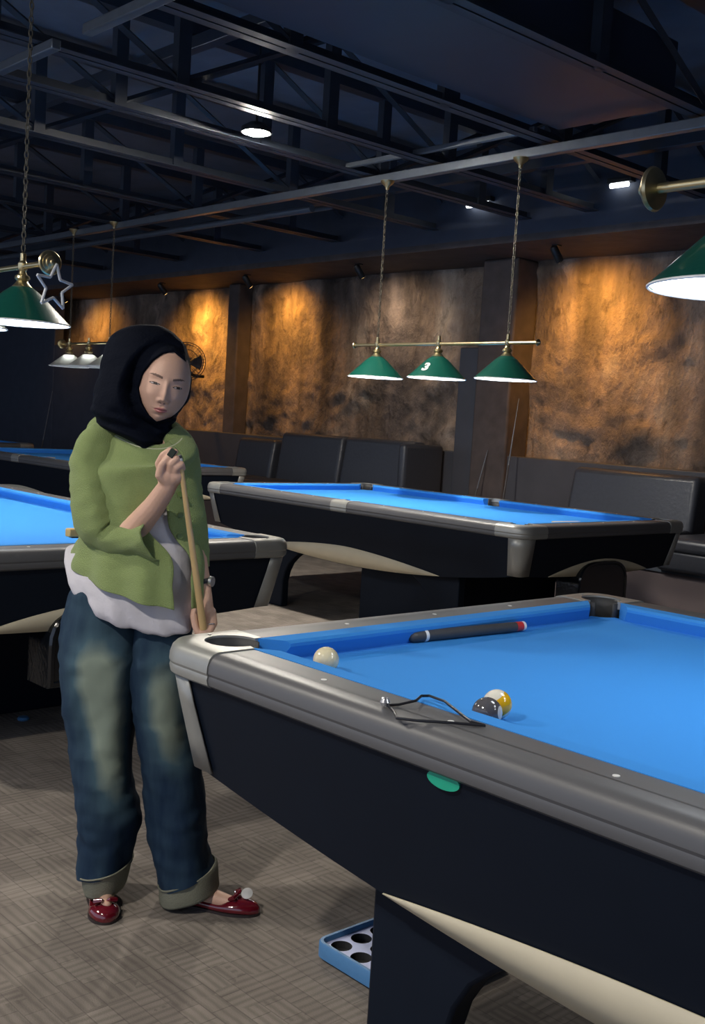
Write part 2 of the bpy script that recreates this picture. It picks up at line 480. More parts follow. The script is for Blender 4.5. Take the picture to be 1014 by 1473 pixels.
TR = [(-1.3, 'dark steel roof truss nearest the right edge above the near table lamp'),
      (-2.3, 'dark steel roof truss at the top right corner of the view'),
      (-3.28, 'dark steel roof truss along the right edge of the flat duct'),
      (-4.3, 'dark steel roof truss along the left edge of the flat duct'),
      (-5.28, 'dark steel roof truss running down to the bright round ceiling light'),
      (-5.95, 'dark steel roof truss just left of the bright round ceiling light'),
      (-7.0, 'dark steel roof truss crossing behind the long hanging lamp chain at the left'),
      (-8.35, 'dark steel roof truss above the wall fan'),
      (-9.6, 'dark steel roof truss above the frosted glass lamp'),
      (-11.2, 'dark steel roof truss second farthest away at the left'),
      (-13.0, 'dark steel roof truss farthest away at the left')]
t0 = make_truss()
for k, (x, lab) in enumerate(TR):
    o = t0 if k == 0 else copy_tree(t0)
    o.location = (x, 0, 0)
    tag(o, lab, 'roof truss', 'roof trusses')
def beam(y, z, x0, x1, m, lab, s=0.05, name='ceiling_pipe', cat='pipe', rad=None):
    mb = MB()
    if rad: mb.tube([(x0, y, z), (x1, y, z)], rad, 12)
    else: mb.box(x0, y-s/2, z-s/2, x1, y+s/2, z+s/2)
    o = mb.build(name, m, bevel=0 if rad else 0.006, smooth=bool(rad))
    tag(o, lab, cat)
    return o
beam(5.45, 3.055, -14, 4.4, M['steel_light'], 'grey square roof rail that carries the hanging chains of the middle lamp', 0.06)
beam(5.25, 3.13, -6.0, -4.25, M['steel_light'], 'short grey rail beside the chain rail, under the duct end', 0.035)
beam(2.56, 3.07, -5.75, -5.1, M['steel_light'], 'short pale conduit at the top left, lower piece of two', 0.05)
beam(2.56, 3.07, -4.8, 1.0, M['steel_light'], 'pale conduit at the top left, upper piece of two', 0.05)
beam(5.83, 3.04, -13.0, -7.0, M['steel_light'], 'round grey pipe across the ceiling above the star lamp', rad=0.03)
beam(6.15, 3.12, -8.2, -7.1, M['steel_light'], 'short pale pipe right of the round ceiling light glow', rad=0.02)
beam(6.5, 3.3, -14, 4, M['steel'], 'dark steel purlin behind the chain rail', 0.08, 'purlin', 'roof beam')
beam(1.2, 3.6, -14, 4, M['steel'], 'dark steel purlin nearest the camera', 0.08, 'purlin', 'roof beam')
beam(3.9, 3.6, -14, 4, M['steel'], 'dark steel purlin between the middle lamp and the left lamp', 0.08, 'purlin', 'roof beam')
mb = MB(); mb.box(-4.18, -3.0, 3.14, -3.40, 5.38, 3.5)
o = mb.build('air_duct', M['duct'], bevel=0.01)
tag(o, 'flat dark blue sheet metal duct under the roof', 'duct')
mb = MB()
pts = [(-4.35+0.02*math.sin(k*1.3), 2.62+k*0.1, 3.35-0.10*math.sin(k/11*PI)+0.02*math.sin(k*2.1)) for k in range(12)]
mb.tube(pts, 0.008, 6)
tag(mb.build('cable', M['steel_light'], smooth=True), 'thin sagging cable under the roof at the upper left', 'cable')
for x, w_, lab in ((-6.5, 0.24, 'small bright tube light high on the far wall above the number lamp'),
               (-5.04, 0.16, 'small bright tube light high on the far wall near the right brass knob')):
    root = empty('tube_light', (x, 7.3, 3.28), 0, lab, 'tube light', 'tube lights')
    boxobj('tube_housing', -w_/2-0.03, -0.01, 0.02, w_/2+0.03, 0.05, 0.06, M['black_metal'], root)
    mb = MB(); mb.tube([(-w_/2, 0, 0), (w_/2, 0, 0)], 0.02, 10); mb.build('tube', M['tube_glow'], root, smooth=True)

M['down_fill'] = mat('added fill light lens', (0.9, 0.9, 0.85), 0.5, emit=(1.0, 0.93, 0.82), estr=DOWN_EMIT*0.62)  # lens of the fill lights added out of view
def downlight(x, y, z, lab, m=None):
    root = empty('ceiling_light', (x, y, z), 0, lab, 'ceiling light', 'round ceiling lights')
    mb = MB(); mb.lathe([(0.0, 0.7), (0.008, 0.7), (0.008, 0.07), (0.05, 0.06), (0.095, 0.03), (0.098, 0.0), (0.088, 0.0), (0.084, 0.012), (0.0, 0.012)], 28)
    mb.build('housing', M['black_metal'], root, smooth=True)
    mb = MB(); mb.lathe([(0.0, -0.016), (0.05, -0.012), (0.082, 0.004), (0.082, 0.010), (0, 0.010)], 28)
    mb.build('lens', m or M['down_glow'], root, smooth=True)
    return root
downlight(-5.62, 4.19, 3.08, 'bright round ceiling light shining at the upper left of the view')
downlight(-1.6, -0.9, 3.08, 'added fill light shaped as a round ceiling light, behind the camera', M['down_fill'])  # unseen fill light, added to brighten the near floor and table
downlight(-4.2, -0.4, 3.08, 'added fill light shaped as a round ceiling light, out of view left of the woman', M['down_fill'])  # unseen fill light, added for soft light on the woman's front

# ---------------------------------------------------------------- wall spots
def wallspot(x, warm, power, lab, z=2.86, aim=2.15):
    root = empty('wall_spotlight', (x, 7.62, z), 0, lab, 'spotlight', 'wall spotlights')
    mb = MB(); mb.tube([(0, 0, 0.07), (0, 0, 0.0)], 0.008, 8); mb.box(-0.03, -0.03, 0.06, 0.03, 0.03, 0.075)
    mb.build('bracket', M['black_metal'], root)
    d = Vector((0, 0.68, aim-z)).normalized()
    mb = MB(); mb.tube([-d*0.07, -d*0.05, d*0.06, d*0.08], [0.02, 0.034, 0.036, 0.036], 16)
    mb.build('spot_head', M['black_metal'], root, smooth=True)
    mb = MB(); mb.tube([d*0.079, d*0.083], 0.03, 16); mb.build('lens', M['warm_glow'], root)
    l = plight('spot_beam', (x, 7.62+d.y*0.1, z+d.z*0.1), power, warm, 0.05, 'SPOT', spot=math.radians(128))
    l.data.spot_blend = 1.0
    l.rotation_euler = d.to_track_quat('-Z', 'Y').to_euler()
wallspot(-5.85, AMBER, SPOT_W*1.0, 'black wall spotlight over the amber patch at the right')
wallspot(-8.35, (1.0, 0.75, 0.5), SPOT_W*0.32, 'black wall spotlight above the first green shade of the number lamp')
wallspot(-10.25, AMBER, SPOT_W*0.8, 'black wall spotlight over the amber patch above the sofa')
wallspot(-12.05, AMBER, SPOT_W*1.3, 'black wall spotlight over the amber patch beside the fan')
wallspot(-14.7, AMBER, SPOT_W*0.4, 'black wall spotlight over the brown wall above the dark partition')

# ---------------------------------------------------------------- pool tables
TL, TW, ZR, ZB = 2.985, 1.662, 0.81, 0.765
HL, HW = TL/2, TW/2
CR = 0.09
WR = 0.12
def zbot(s, half, long=True):
    q = min(1.0, abs(s)/half)
    return (0.395 + 0.131*q**2.0) if long else (0.498+0.028*q**2)
def inset(z): return 0.018+0.06*max(0, (0.735-z))/0.235
def perim():
    """outline samples of the rounded rectangle: (x, y, nx, ny, side, s)"""
    out = []
    def arc(cx, cy, a0):
        for k in range(0, 9):
            a = a0+PI/2*k/8
            out.append((cx+CR*math.cos(a), cy+CR*math.sin(a), math.cos(a), math.sin(a)))
    n = 40
    xs = [-(HL-CR)+2*(HL-CR)*k/n for k in range(1, n)]
    m = 24
    ys = [-(HW-CR)+2*(HW-CR)*k/m for k in range(1, m)]
    arc(-(HL-CR), -(HW-CR), PI)
    out += [(x, -HW, 0, -1) for x in xs]
    arc(HL-CR, -(HW-CR), -PI/2)
    out += [(HL, y, 1, 0) for y in ys]
    arc(HL-CR, HW-CR, 0)
    out += [(x, HW, 0, 1) for x in reversed(xs)]
    arc(-(HL-CR), HW-CR, PI/2)
    out += [(-HL, y, -1, 0) for y in reversed(ys)]
    return out
PER = perim()
def zb_at(x, y, nx, ny):
    if abs(ny) > 0.999: return zbot(x, HL-CR, True)
    if abs(nx) > 0.999: return zbot(y, HW-CR, False)
    return 0.526
def make_table():
    root = empty('pool_table', (0, 0, 0))
    # apron
    mb = MB(); rings = []
    K = 7
    for k in range(K+1):
        rg = []
        for x, y, nx, ny in PER:
            zb = zb_at(x, y, nx, ny); z = 0.742+(zb-0.742)*k/K
            d = inset(z)
            rg.append((x-nx*d, y-ny*d, z))
        rings.append(rg)
    inner = [(x-nx*0.14, y-ny*0.14, zb_at(x, y, nx, ny)+0.004) for x, y, nx, ny in PER]
    rings.append(inner)
    mb.loft(rings, cap=False)
    mb.build('apron', M['apron'], root, smooth=True, angle=50)
    # cream inlays, one each side
    def inlay(side):
        mb = MB(); rings = []
        n = 40
        half = 0.82 if side in 'ns' else 0.50
        for k in range(n+1):
            s = -half+2*half*k/n
            q = (s/half)**2
            if side in 'ns':
                lo = zbot(s, HL-CR, True)+0.003; hi = 0.518-(0.518-zbot(half, HL-CR, True)-0.004)*abs(s/half)**1.6
            else:
                lo = zbot(s, HW-CR, False)+0.003; hi = 0.600-(0.600-zbot(half, HW-CR, False)-0.004)*abs(s/half)**1.8
            hi = max(hi, lo+0.0005)
            rg = []
            for z in (lo, (lo+hi)/2, hi):
                d = inset(z)-0.004
                rg.append((s, -(HW-d), z) if side == 's' else (-s, HW-d, z) if side == 'n' else (HL-d, s, z) if side == 'e' else (-(HL-d), -s, z))
            rings.append(rg)
        mb.loft(rings, cap=False, closed=False)
        mb.build('inlay', M['cream'], root, smooth=True, solid=0.003)
    for s_ in 'nsew': inlay(s_)
    # rails: swept rounded nosing + flat top
    prof = [(0.028, 0.738), (0.012, 0.738), (0.004, 0.744), (0.001, 0.756), (0.003, 0.764), (0.0, 0.770), (0.001, 0.785), (0.006, 0.797), (0.015, 0.806), (0.028, ZR), (0.060, ZR)]
    def sweep(mb, path, grow=0.0):
        mb.loft([[(x-nx*(d-grow), y-ny*(d-grow), z+(grow if z > 0.79 else 0)) for d, z in prof] for x, y, nx, ny in path], cap=True, closed=True)
    def rail_long(x0, x1, sy):
        mb = MB()
        sweep(mb, [(x0, sy*HW, 0, sy), (x1, sy*HW, 0, sy)])
        a, b_ = sorted((sy*(HW-0.055), sy*(HW-WR)))
        mb.box(x0, a, ZR-0.03, x1, b_, ZR)
        return mb.build('rail', M['rail'], root, smooth=True, angle=30)
    def rail_short(y0, y1, sx):
        mb = MB()
        sweep(mb, [(sx*HL, y0, sx, 0), (sx*HL, y1, sx, 0)])
        a, b_ = sorted((sx*(HL-0.055), sx*(HL-WR)))
        mb.box(a, y0, ZR-0.03, b_, y1, ZR)
        return mb.build('rail', M['rail'], root, smooth=True, angle=30)
    CE = 0.205
    for sy in (-1, 1):
        rail_long(-HL+CE, -0.075, sy); rail_long(0.075, HL-CE, sy)
    for sx in (-1, 1): rail_short(-HW+CE, HW-CE, sx)
    # cushions (cloth covered)
    def cushion(p0, p1, q0, q1):
        """p: wood side ends, q: nose ends, in 2D"""
        mb = MB()
        def sec(p, q):
            p = Vector((*p, 0)); q = Vector((*q, 0)); d = (q-p)
            return [(p.x, p.y, ZB-0.01), (p.x, p.y, ZR+0.0015), (p.x+d.x*0.85, p.y+d.y*0.85, ZR), (q.x, q.y, ZR-0.006), (q.x, q.y, ZR-0.014), (p.x+d.x*0.62, p.y+d.y*0.62, ZB-0.01)]
        mb.loft([sec(p0, q0), sec(p1, q1)], cap=True)
        mb.build('cushion', M['cloth'], root)
    ND = 0.172
    for sy in (-1, 1):
        y0, y1 = sy*(HW-WR), sy*(HW-ND)
        cushion((-HL+0.19, y0), (-0.062, y0), (-HL+0.25, y1), (-0.075, y1))
        cushion((0.062, y0), (HL-0.19, y0), (0.075, y1), (HL-0.25, y1))
    for sx in (-1, 1):
        x0, x1 = sx*(HL-WR), sx*(HL-ND)
        cushion((x0, -HW+0.19), (x0, HW-0.19), (x1, -HW+0.25), (x1, HW-0.25))
    # playing bed, notched at the pockets
    o_ = 0.135
    out = []
    R_ = 0.062; pc = 0.122
    def notch(sx, sy):
        cx, cy = sx*(HL-pc), sy*(HW-pc)
        ax, ay = sx*(HL-o_), sy*(HW-o_)
        pts = []
        # circle part lying inside the bed
        a_start = math.atan2(-sy, 0); 
        for k in range(0, 13):
            # sweep from the short side to the long side through the table centre direction
            a0 = math.atan2(-sy, 0.0); a1 = math.atan2(0.0, -sx)
            c0 = Vector((0, -sy)); c1 = Vector((-sx, 0))
            t = k/12*PI/2
            v = c0*math.cos(t)+c1*math.sin(t)
            pts.append((cx+v.x*R_, cy+v.y*R_))
        pts = [(ax, cy-sy*R_)]+pts+[(cx-sx*R_, ay)]
        return pts
    out += notch(1, 1); 
    out += [(0.055, HW-o_), (0.03, HW-o_-0.03), (-0.03, HW-o_-0.03), (-0.055, HW-o_)]
    out += notch(-1, 1)[::-1]
    out += notch(-1, -1)
    out += [(-0.055, -HW+o_), (-0.03, -HW+o_+0.03), (0.03, -HW+o_+0.03), (0.055, -HW+o_)]
    out += notch(1, -1)[::-1]
    mb = MB(); mb.poly(out, ZB-0.04, ZB)
    mb.build('playing_bed', M['cloth'], root)
    # corner castings with curved posts and pocket cups
    for sx in (-1, 1):
        for sy in (-1, 1):
            mb = MB()
            path = []
            path.append((sx*(HL-CE), sy*HW, 0, sy))
            for k in range(11):
                t = k/10*PI/2
                nx, ny = sx*math.sin(t), sy*math.cos(t)
                path.append((sx*(HL-CR)+CR*nx, sy*(HW-CR)+CR*ny, nx, ny))
            path.append((sx*HL, sy*(HW-CE), sx, 0))
            sweep(mb, path, 0.003)
            g = 0.003
            o2 = [(sx*(HL-CE), sy*(HW-0.055))]
            for k in range(9):
                t = k/8*PI/2
                rr = CR-0.055
                o2.append((sx*(HL-CR)+rr*sx*math.sin(t), sy*(HW-CR)+rr*sy*math.cos(t)))
            o2 += [(sx*(HL-0.055), sy*(HW-CE)), (sx*(HL-WR), sy*(HW-CE))]
            cx, cy = sx*(HL-pc), sy*(HW-pc)
            for k in range(0, 17):
                # from the point beside the short rail round the outside of the hole to the long rail
                t = -0.06+(PI*1.5+0.12)*k/16
                v = Vector((0, -sy))*math.cos(t)+Vector((sx, 0))*math.sin(t)
                o2.append((cx+v.x*R_, cy+v.y*R_))
            o2.append((sx*(HL-CE), sy*(HW-WR)))
            mb.poly(o2, ZR-0.02, ZR+0.003)
            mb.tube([(sx*(HL-0.045), sy*(HW-0.115), ZR+0.002), (sx*(HL-0.045), sy*(HW-0.115), ZR+0.005)], 0.005, 8)
            c = mb.build('corner_casting', M['casting'], root, smooth=True, angle=30)
            # post
            mb = MB(); rings = []
            for k in range(11):
                t = -0.12+(PI/2+0.24)*k/10
                rg = []
                for z in (0.526, 0.6, 0.68, 0.742):
                    d = inset(z)-0.006
                    tt = min(PI/2, max(0, t)); ex = t-tt
                    nx, ny = sx*math.sin(tt), sy*math.cos(tt)
                    rg.append((sx*(HL-CR)+(CR-d)*nx+(sx*ex*(0.16+d*5) if t < 0 else 0), sy*(HW-CR)+(CR-d)*ny-(sy*ex*(0.16+d*5) if t > PI/2 else 0), z))
                rings.append(rg)
            mb.loft(rings, cap=False, closed=False)
            mb.build('corner_post', M['casting'], root, smooth=True, solid=0.004)
            # cup
            mb = MB(); rings = []
            for z, rr in ((ZR-0.002, R_), (ZR-0.03, R_), (ZB-0.08, R_*0.92)):
                rings.append([(cx+(Vector((0, -sy))*math.cos(t)+Vector((sx, 0))*math.sin(t)).x*rr, cy+(Vector((0, -sy))*math.cos(t)+Vector((sx, 0))*math.sin(t)).y*rr, z) for t in [-0.35+(PI*1.5+0.7)*k/20 for k in range(21)]])
            mb.loft(rings, cap=False, closed=False)
            mb.lathe([(0, ZB-0.085), (R_*0.95, ZB-0.085), (R_*0.95, ZB-0.08), (0, ZB-0.08)], 20, (cx, cy, 0))
            mb.build('pocket_cup', M['rubber'], root, smooth=True, solid=0.004)
    for sy in (-1, 1):
        mb = MB()
        sweep(mb, [(-0.076, sy*HW, 0, sy), (0.076, sy*HW, 0, sy)], 0.003)
        o2 = [(-0.076, sy*(HW-0.055)), (0.076, sy*(HW-0.055)), (0.076, sy*(HW-WR)), (0.058, sy*(HW-WR))]
        for k in range(11):
            t = PI*k/10
            o2.append((0.056*math.cos(t), sy*(HW-WR-0.004)+sy*0.05*math.sin(t)))
        o2.append((-0.076, sy*(HW-WR)))
        mb.poly(o2, ZR-0.02, ZR+0.003)
        mb.build('side_casting', M['casting'], root, smooth=True, angle=30)
        mb = MB(); cy = sy*(HW-WR-0.002); rings = []
        for z in (ZR-0.002, ZB-0.07):
            rings.append([(0.057*math.cos(-0.3+(PI+0.6)*k/14), cy+sy*0.052*math.sin(-0.3+(PI+0.6)*k/14), z) for k in range(15)])
        mb.loft(rings, cap=False, closed=False)
        mb.lathe([(0, ZB-0.075), (0.055, ZB-0.075), (0.055, ZB-0.07), (0, ZB-0.07)], 16, (0, cy, 0))
        mb.build('pocket_cup', M['rubber'], root, smooth=True, solid=0.004)
    # sights
    spots = [(sgn*0.335*k, sy*(HW-0.075)) for sy in (-1, 1) for sgn in (-1, 1) for k in (1, 2, 3)]
    spots += [(sx*(HL-0.075), y) for sx in (-1, 1) for y in (-0.32, 0, 0.32)]
    mb = MB(); mb.lathe([(0, 0), (0.006, 0), (0.006, 0.0012), (0, 0.0012)], 12)
    me = mb.mesh('sight', M['sight'])
    for x, y in spots:
        o = link('sight', me, root); o.location = (x, y, ZR)
    # ball return at the +x end
    def arch(hw_, z0, z1, x):
        pts = [(x, -hw_, z0)]
        for k in range(15):
            t = PI*k/14
            c_, s_ = math.cos(t), math.sin(t)
            pts.append((x, -hw_*math.copysign(abs(c_)**0.55, c_), z1-0.14+0.14*abs(s_)**0.8))
        pts.append((x, hw_, z0))
        return pts
    mb = MB()
    mb.loft([arch(0.245, 0.30, 0.588, HL-0.20), arch(0.245, 0.30, 0.588, HL-0.045), arch(0.238, 0.305, 0.583, HL-0.036), arch(0.225, 0.32, 0.572, HL-0.036), arch(0.22, 0.325, 0.567, HL-0.042)], cap=True)
    mb.build('ball_return', M['gloss_black'], root, smooth=True, angle=35)
    # slate frame under the bed
    mb = MB(); mb.box(-HL+0.17, -HW+0.17, 0.60, HL-0.17, HW-0.17, 0.655); mb.build('under_frame', M['apron'], root)
    boxobj('base_cabinet', -0.05, -0.55, 0.0, 0.71, 0.55, 0.60, M['apron'], root, bevel=0.01)
    # pedestals: straight outer edge, bracket flare inwards
    for sx in (-1, 1):
        pr = [(-0.915, 0.0), (-0.915, 0.60), (-0.02, 0.60), (-0.02, 0.475), (-0.30, 0.465), (-0.45, 0.44), (-0.53, 0.405), (-0.60, 0.36), (-0.655, 0.31), (-0.69, 0.25), (-0.71, 0.18), (-0.71, 0.0)]
        pp = [(-x*sx, z) for x, z in pr]
        n = len(pp)
        for y0, y1 in ((-HW+0.16, -HW+0.22), (HW-0.22, HW-0.16)):
            mb = MB()
            mb.add([(x, y0, z) for x, z in pp]+[(x, y1, z) for x, z in pp], [tuple(range(n)), tuple(range(n, 2*n))[::-1]]+[(i, (i+1) % n, (i+1) % n+n, i+n) for i in range(n)])
            mb.build('leg', M['apron'], root, bevel=0.008)
    return root
TGROUP = 'pool tables'
T = make_table()
def centre(x0, y0): return (x0+HL, y0+HW, 0)
T1C = centre(-2.038, 1.313); TLC = centre(-6.434, 1.222); TMC = centre(-6.573, 4.583)
TFC = centre(-11.2, 4.60); TGC = centre(-15.3, 4.45)
T.location = T1C
tag(T, 'blue clothed pool table nearest the camera, with three balls on it', 'pool table', TGROUP)
for cpos, lab in ((TLC, 'blue clothed pool table at the left directly behind the woman'),
                  (TMC, 'blue clothed pool table under the three green shades with the number'),
                  (TFC, 'blue clothed pool table at the left in the second row, partly hidden by the woman'),
                  (TGC, 'blue clothed pool table farthest away at the left edge')):
    o = copy_tree(T); o.location = cpos
    tag(o, lab)
mb = MB(); d_ = inset(0.722)
mb.lathe([(0, 0), (0.021, 0), (0.021, 0.003), (0.019, 0.0045), (0, 0.0045)], 24, axis='Y')
o = mb.build('badge', M['green_dot'], T, smooth=True); o.location = (-0.628, -(HW-d_)-0.004, 0.728); o.scale = (1.75, 1, 0.72)
o['label'] = 'round green badge'

# ---------------------------------------------------------------- things on the tables
def uv_ball(name, m, loc, lab, rot=(0, 0, 0), group='balls on the near table'):
    me = bpy.data.meshes.new(name); bm = bmesh.new()
    bmesh.ops.create_uvsphere(bm, u_segments=40, v_segments=24, radius=0.0286)
    bm.to_mesh(me); bm.free(); me.materials.append(m)
    o = link(name, me, None, True); o.location = loc; o.rotation_euler = rot
    tag(o, lab, 'billiard ball', group)
ZBALL = ZB+0.0286
uv_ball('cue_ball', M['ivory'], (-1.737, 1.558, ZBALL), 'plain ivory cue ball near the corner of the near table')
uv_ball('striped_ball', M['ball9'], (-1.291, 1.604, ZBALL), 'yellow and white striped ball on the near table', Vector((-0.30, -0.45, 0.85)).to_track_quat('Z', 'Y').to_euler())
uv_ball('dark_ball', M['ball8'], (-1.262, 1.540, ZBALL), 'dark ball with a white spot touching the striped ball', Vector((0.9, 0.35, 0.15)).to_track_quat('Z', 'Y').to_euler())
# cue butt
root = empty('cue_butt', (-1.874, 1.985, ZB+0.0155), math.atan2(2.388-2.0, -1.839+1.871), 'black cue butt with a white ring and red joint lying on the blue cloth', 'cue butt')
mb = MB(); mb.lathe([(0, -0.026), (0.009, -0.024), (0.0143, -0.014), (0.0153, 0.0), (0.0153, 0.022), (0, 0.022)], 20, axis='X'); mb.build('bumper', M['cue_black'], root, smooth=True, angle=60)
mb = MB(); mb.lathe([(0, 0.022), (0.0158, 0.022), (0.0158, 0.032), (0, 0.032)], 20, axis='X'); mb.build('white_ring', M['cue_white'], root, smooth=True)
mb = MB(); mb.lathe([(0, 0.032), (0.0152, 0.032), (0.0135, 0.36), (0, 0.36)], 20, axis='X'); mb.build('handle', M['cue_black'], root, smooth=True)
mb = MB(); mb.lathe([(0, 0.36), (0.0135, 0.36), (0.0132, 0.385), (0, 0.385)], 20, axis='X'); mb.build('joint_collar', M['cue_red'], root, smooth=True)
mb = MB(); mb.lathe([(0, 0.385), (0.0134, 0.385), (0.0132, 0.394), (0, 0.394)], 20, axis='X'); mb.build('joint_ring', M['cue_white'], root, smooth=True)
# wire frame
z_ = ZR+0.004
W_ = [(-1.339, 1.355), (-1.332, 1.376), (-1.32, 1.408), (-1.339, 1.442), (-1.332, 1.456), (-1.289, 1.452), (-1.186, 1.407), (-1.159, 1.412), (-1.2, 1.374), (-1.241, 1.33), (-1.270, 1.31), (-1.303, 1.336)]
mb = MB(); mb.tube([(x, y, z_+(0.006 if 2 <= i <= 5 else 0)) for i, (x, y) in enumerate(W_)], 0.0026, 8, closed=True)
o = mb.build('wire_frame', M['wire'], smooth=True)
tag(o, 'bent thin dark wire frame lying on the rail of the near table', 'wire frame')
mb = MB(); mb.lathe([(0, -0.009), (0.006, -0.007), (0.0095, 0), (0.006, 0.007), (0, 0.009)], 16, (-1.343, 1.352, z_+0.006)); k_ = mb.build('knob', M['silver'], o, smooth=True)
# brush, cream block and a stand-in for a tan reflection on the far tables
def brush(x, y, z, rz, ln, lab, m1, cat='table brush'):
    root = empty('table_brush', (x, y, z), rz, lab, cat)
    mb = MB(); mb.poly([(-ln/2, -0.022), (ln/2, -0.022), (ln/2+0.01, 0), (ln/2, 0.022), (-ln/2, 0.022), (-ln/2-0.01, 0)], 0.005, 0.035); mb.build('back', m1, root, bevel=0.004)
    boxobj('bristles', -ln/2+0.01, -0.018, 0.0, ln/2-0.01, 0.018, 0.006, M['rubber'], root)
brush(-3.70, 2.06, ZR+0.003, 1.45, 0.16, 'golden wooden brush on the end rail of the table behind the woman', M['gold_wood'])
brush(-9.62, 4.85, ZB+0.001, 0.35, 0.26, 'golden block standing in for a tan reflection on the second row table at the left', M['gold_wood'])  # brush-shaped block added in place of a tan reflection
brush(-3.84, 5.30, ZB+0.001, 1.45, 0.22, 'cream block brush on the table under the number lamp', M['cream'])

# ---------------------------------------------------------------- hanging lamps
def chain_mesh():
    mb = MB(); z = 0.0; k = 0
    while z < 1.02:
        pts = []
        for i in range(10):
            a = 2*PI*i/10
            x, zz = 0.008*math.cos(a), 0.017*math.sin(a)
            pts.append((x, 0, z+0.017+zz) if k % 2 else (0, x, z+0.017+zz))
        mb.tube(pts, 0.0028, 6, closed=True)
        z += 0.027; k += 1
    return mb.mesh('chain', M['dark_brass'])
CHAIN = chain_mesh()
def make_lamp(glass=False, spacing=0.6, over=0.24):
    root = empty('hanging_lamp', (0, 0, 0))
    bx = spacing+over; BZ = 1.872
    mb = MB(); mb.tube([(-bx, 0, BZ), (bx, 0, BZ)], 0.0115, 14); mb.build('bar', M['brass'], root, smooth=True)
    for s in (-1, 1):
        mb = MB(); mb.lathe([(0, -0.014), (0.02, -0.014), (0.046, -0.006), (0.050, 0.0), (0.046, 0.006), (0.036, 0.008), (0.036, 0.012), (0.026, 0.015), (0.024, 0.022), (0.013, 0.026), (0.010, 0.034), (0, 0.036)], 28, axis='X')
        k = mb.build('end_knob', M['brass'], root, smooth=True, angle=35); k.location = (s*bx, 0, BZ)
        if s < 0: k.rotation_euler.z = PI
    for x in (-spacing, 0, spacing):
        mb = MB()
        if glass:
            mb.m = 0
            mb.lathe([(0.045, 0.12), (0.06, 0.115), (0.20, 0.0), (0.197, 0.0), (0.058, 0.110), (0.045, 0.115)], 32)
            sh = mb.build('lamp_shade', M['glass'], root, smooth=True, angle=60)
        else:
            mb.lathe([(0.034, 0.150), (0.045, 0.146), (0.075, 0.124), (0.193, 0.010), (0.198, 0.006), (0.201, 0.0), (0.196, 0.0), (0.190, 0.006), (0.073, 0.116), (0.034, 0.142)], 40)
            sh = mb.build('lamp_shade', M['green'], root, smooth=True, angle=40)
        sh.location = (x, 0, 1.64)
        rr = 0.194
        mb = MB()
        if glass: mb.lathe([(0, 0.035), (0.04, 0.04), (0.058, 0.06), (0.06, 0.085), (0.045, 0.112), (0, 0.115)], 28)
        else: mb.lathe([(0, 0.004), (rr-0.004, 0.004), (rr, 0.002), (rr-0.004, -0.001), (0, -0.003)], 40)
        d = mb.build('bulb' if glass else 'diffuser', M['glow'], sh, smooth=True)
        if glass:
            mb = MB(); mb.tube([(0.2*math.cos(2*PI*k/40), 0.2*math.sin(2*PI*k/40), 0.0) for k in range(40)], 0.005, 6, closed=True); mb.build('rim', M['shade_rim'], sh, smooth=True)
        if not glass:
            mb = MB()
            pts = [(0.199*math.cos(2*PI*k/40), 0.199*math.sin(2*PI*k/40), 0.0) for k in range(40)]
            mb.tube(pts, 0.0035, 6, closed=True); mb.build('rim', M['shade_rim'], sh, smooth=True)
        mb = MB(); mb.lathe([(0, 0.135), (0.038, 0.135), (0.042, 0.148), (0.03, 0.16), (0.022, 0.172), (0.032, 0.182), (0.030, 0.192), (0.018, 0.20), (0.014, 0.212), (0.02, 0.222), (0.02, 0.245), (0.012, 0.255), (0.012, 0.285), (0, 0.29)], 20)
        n = mb.build('lamp_holder', M['brass'], root, smooth=True, angle=35); n.location = (x, 0, 1.64)
        if x:
            c = link('chain', CHAIN, root); c.location = (x, 0, 1.93)
    for x in (-spacing, spacing):
        mb = MB(); mb.lathe([(0, 0), (0.012, 0.0), (0.016, 0.02), (0.045, 0.045), (0.05, 0.06), (0, 0.06)], 20)
        h = mb.build('ceiling_cup', M['brass'], root, smooth=True, angle=40); h.location = (x, 0, 2.965)
    return root
LM = make_lamp()
LM.location = (TMC[0], 5.41, 0)
tag(LM, 'brass bar lamp with three green shades, the middle one numbered, over the middle table', 'hanging lamp', 'brass bar lamps')
LN = copy_tree(LM); LN.location = (T1C[0], 2.14, 0)
tag(LN, 'brass bar lamp cut off by the right edge, over the near table')
LL = copy_tree(LM); LL.location = (TLC[0]+0.03, 2.05, 0)
tag(LL, 'brass bar lamp with a star hung on its end, over the left table')
LF = make_lamp(True, 0.40, 0.16); LF.location = (-9.85, 5.41, 0.06)
tag(LF, 'brass bar lamp with clear flared glass shades, half hidden by the black scarf', 'hanging lamp', 'brass bar lamps')
for k in LM.children:
    if k.name.startswith('end_knob'): k.scale = (0.5, 0.45, 0.45)
# painted number on the middle shade
cu = bpy.data.curves.new('number', 'FONT'); cu.body = '3'; cu.size = 0.10; cu.extrude = 0.001; cu.offset = 0.004; cu.align_x = 'CENTER'; cu.align_y = 'CENTER'
tmp = bpy.data.objects.new('tmp', cu); COL.objects.link(tmp)
dg = bpy.context.evaluated_depsgraph_get()
me = bpy.data.meshes.new_from_object(tmp.evaluated_get(dg)); bpy.data.objects.remove(tmp)
me.materials.clear(); me.materials.append(M['white_text'])
num = link('number', me, LM)
slope = math.atan2(0.114, 0.118)
az = math.radians(-80)
rad = Vector((math.cos(az), math.sin(az), 0))
upv = (Vector((0, 0, 1))*math.sin(slope)-rad*math.cos(slope)).normalized()
nrm = (rad*math.sin(slope)+Vector((0, 0, 1))*math.cos(slope)).normalized()
rt = upv.cross(nrm)
pos = rad*0.134+nrm*0.004+Vector((0, 0, 1.64+0.064))
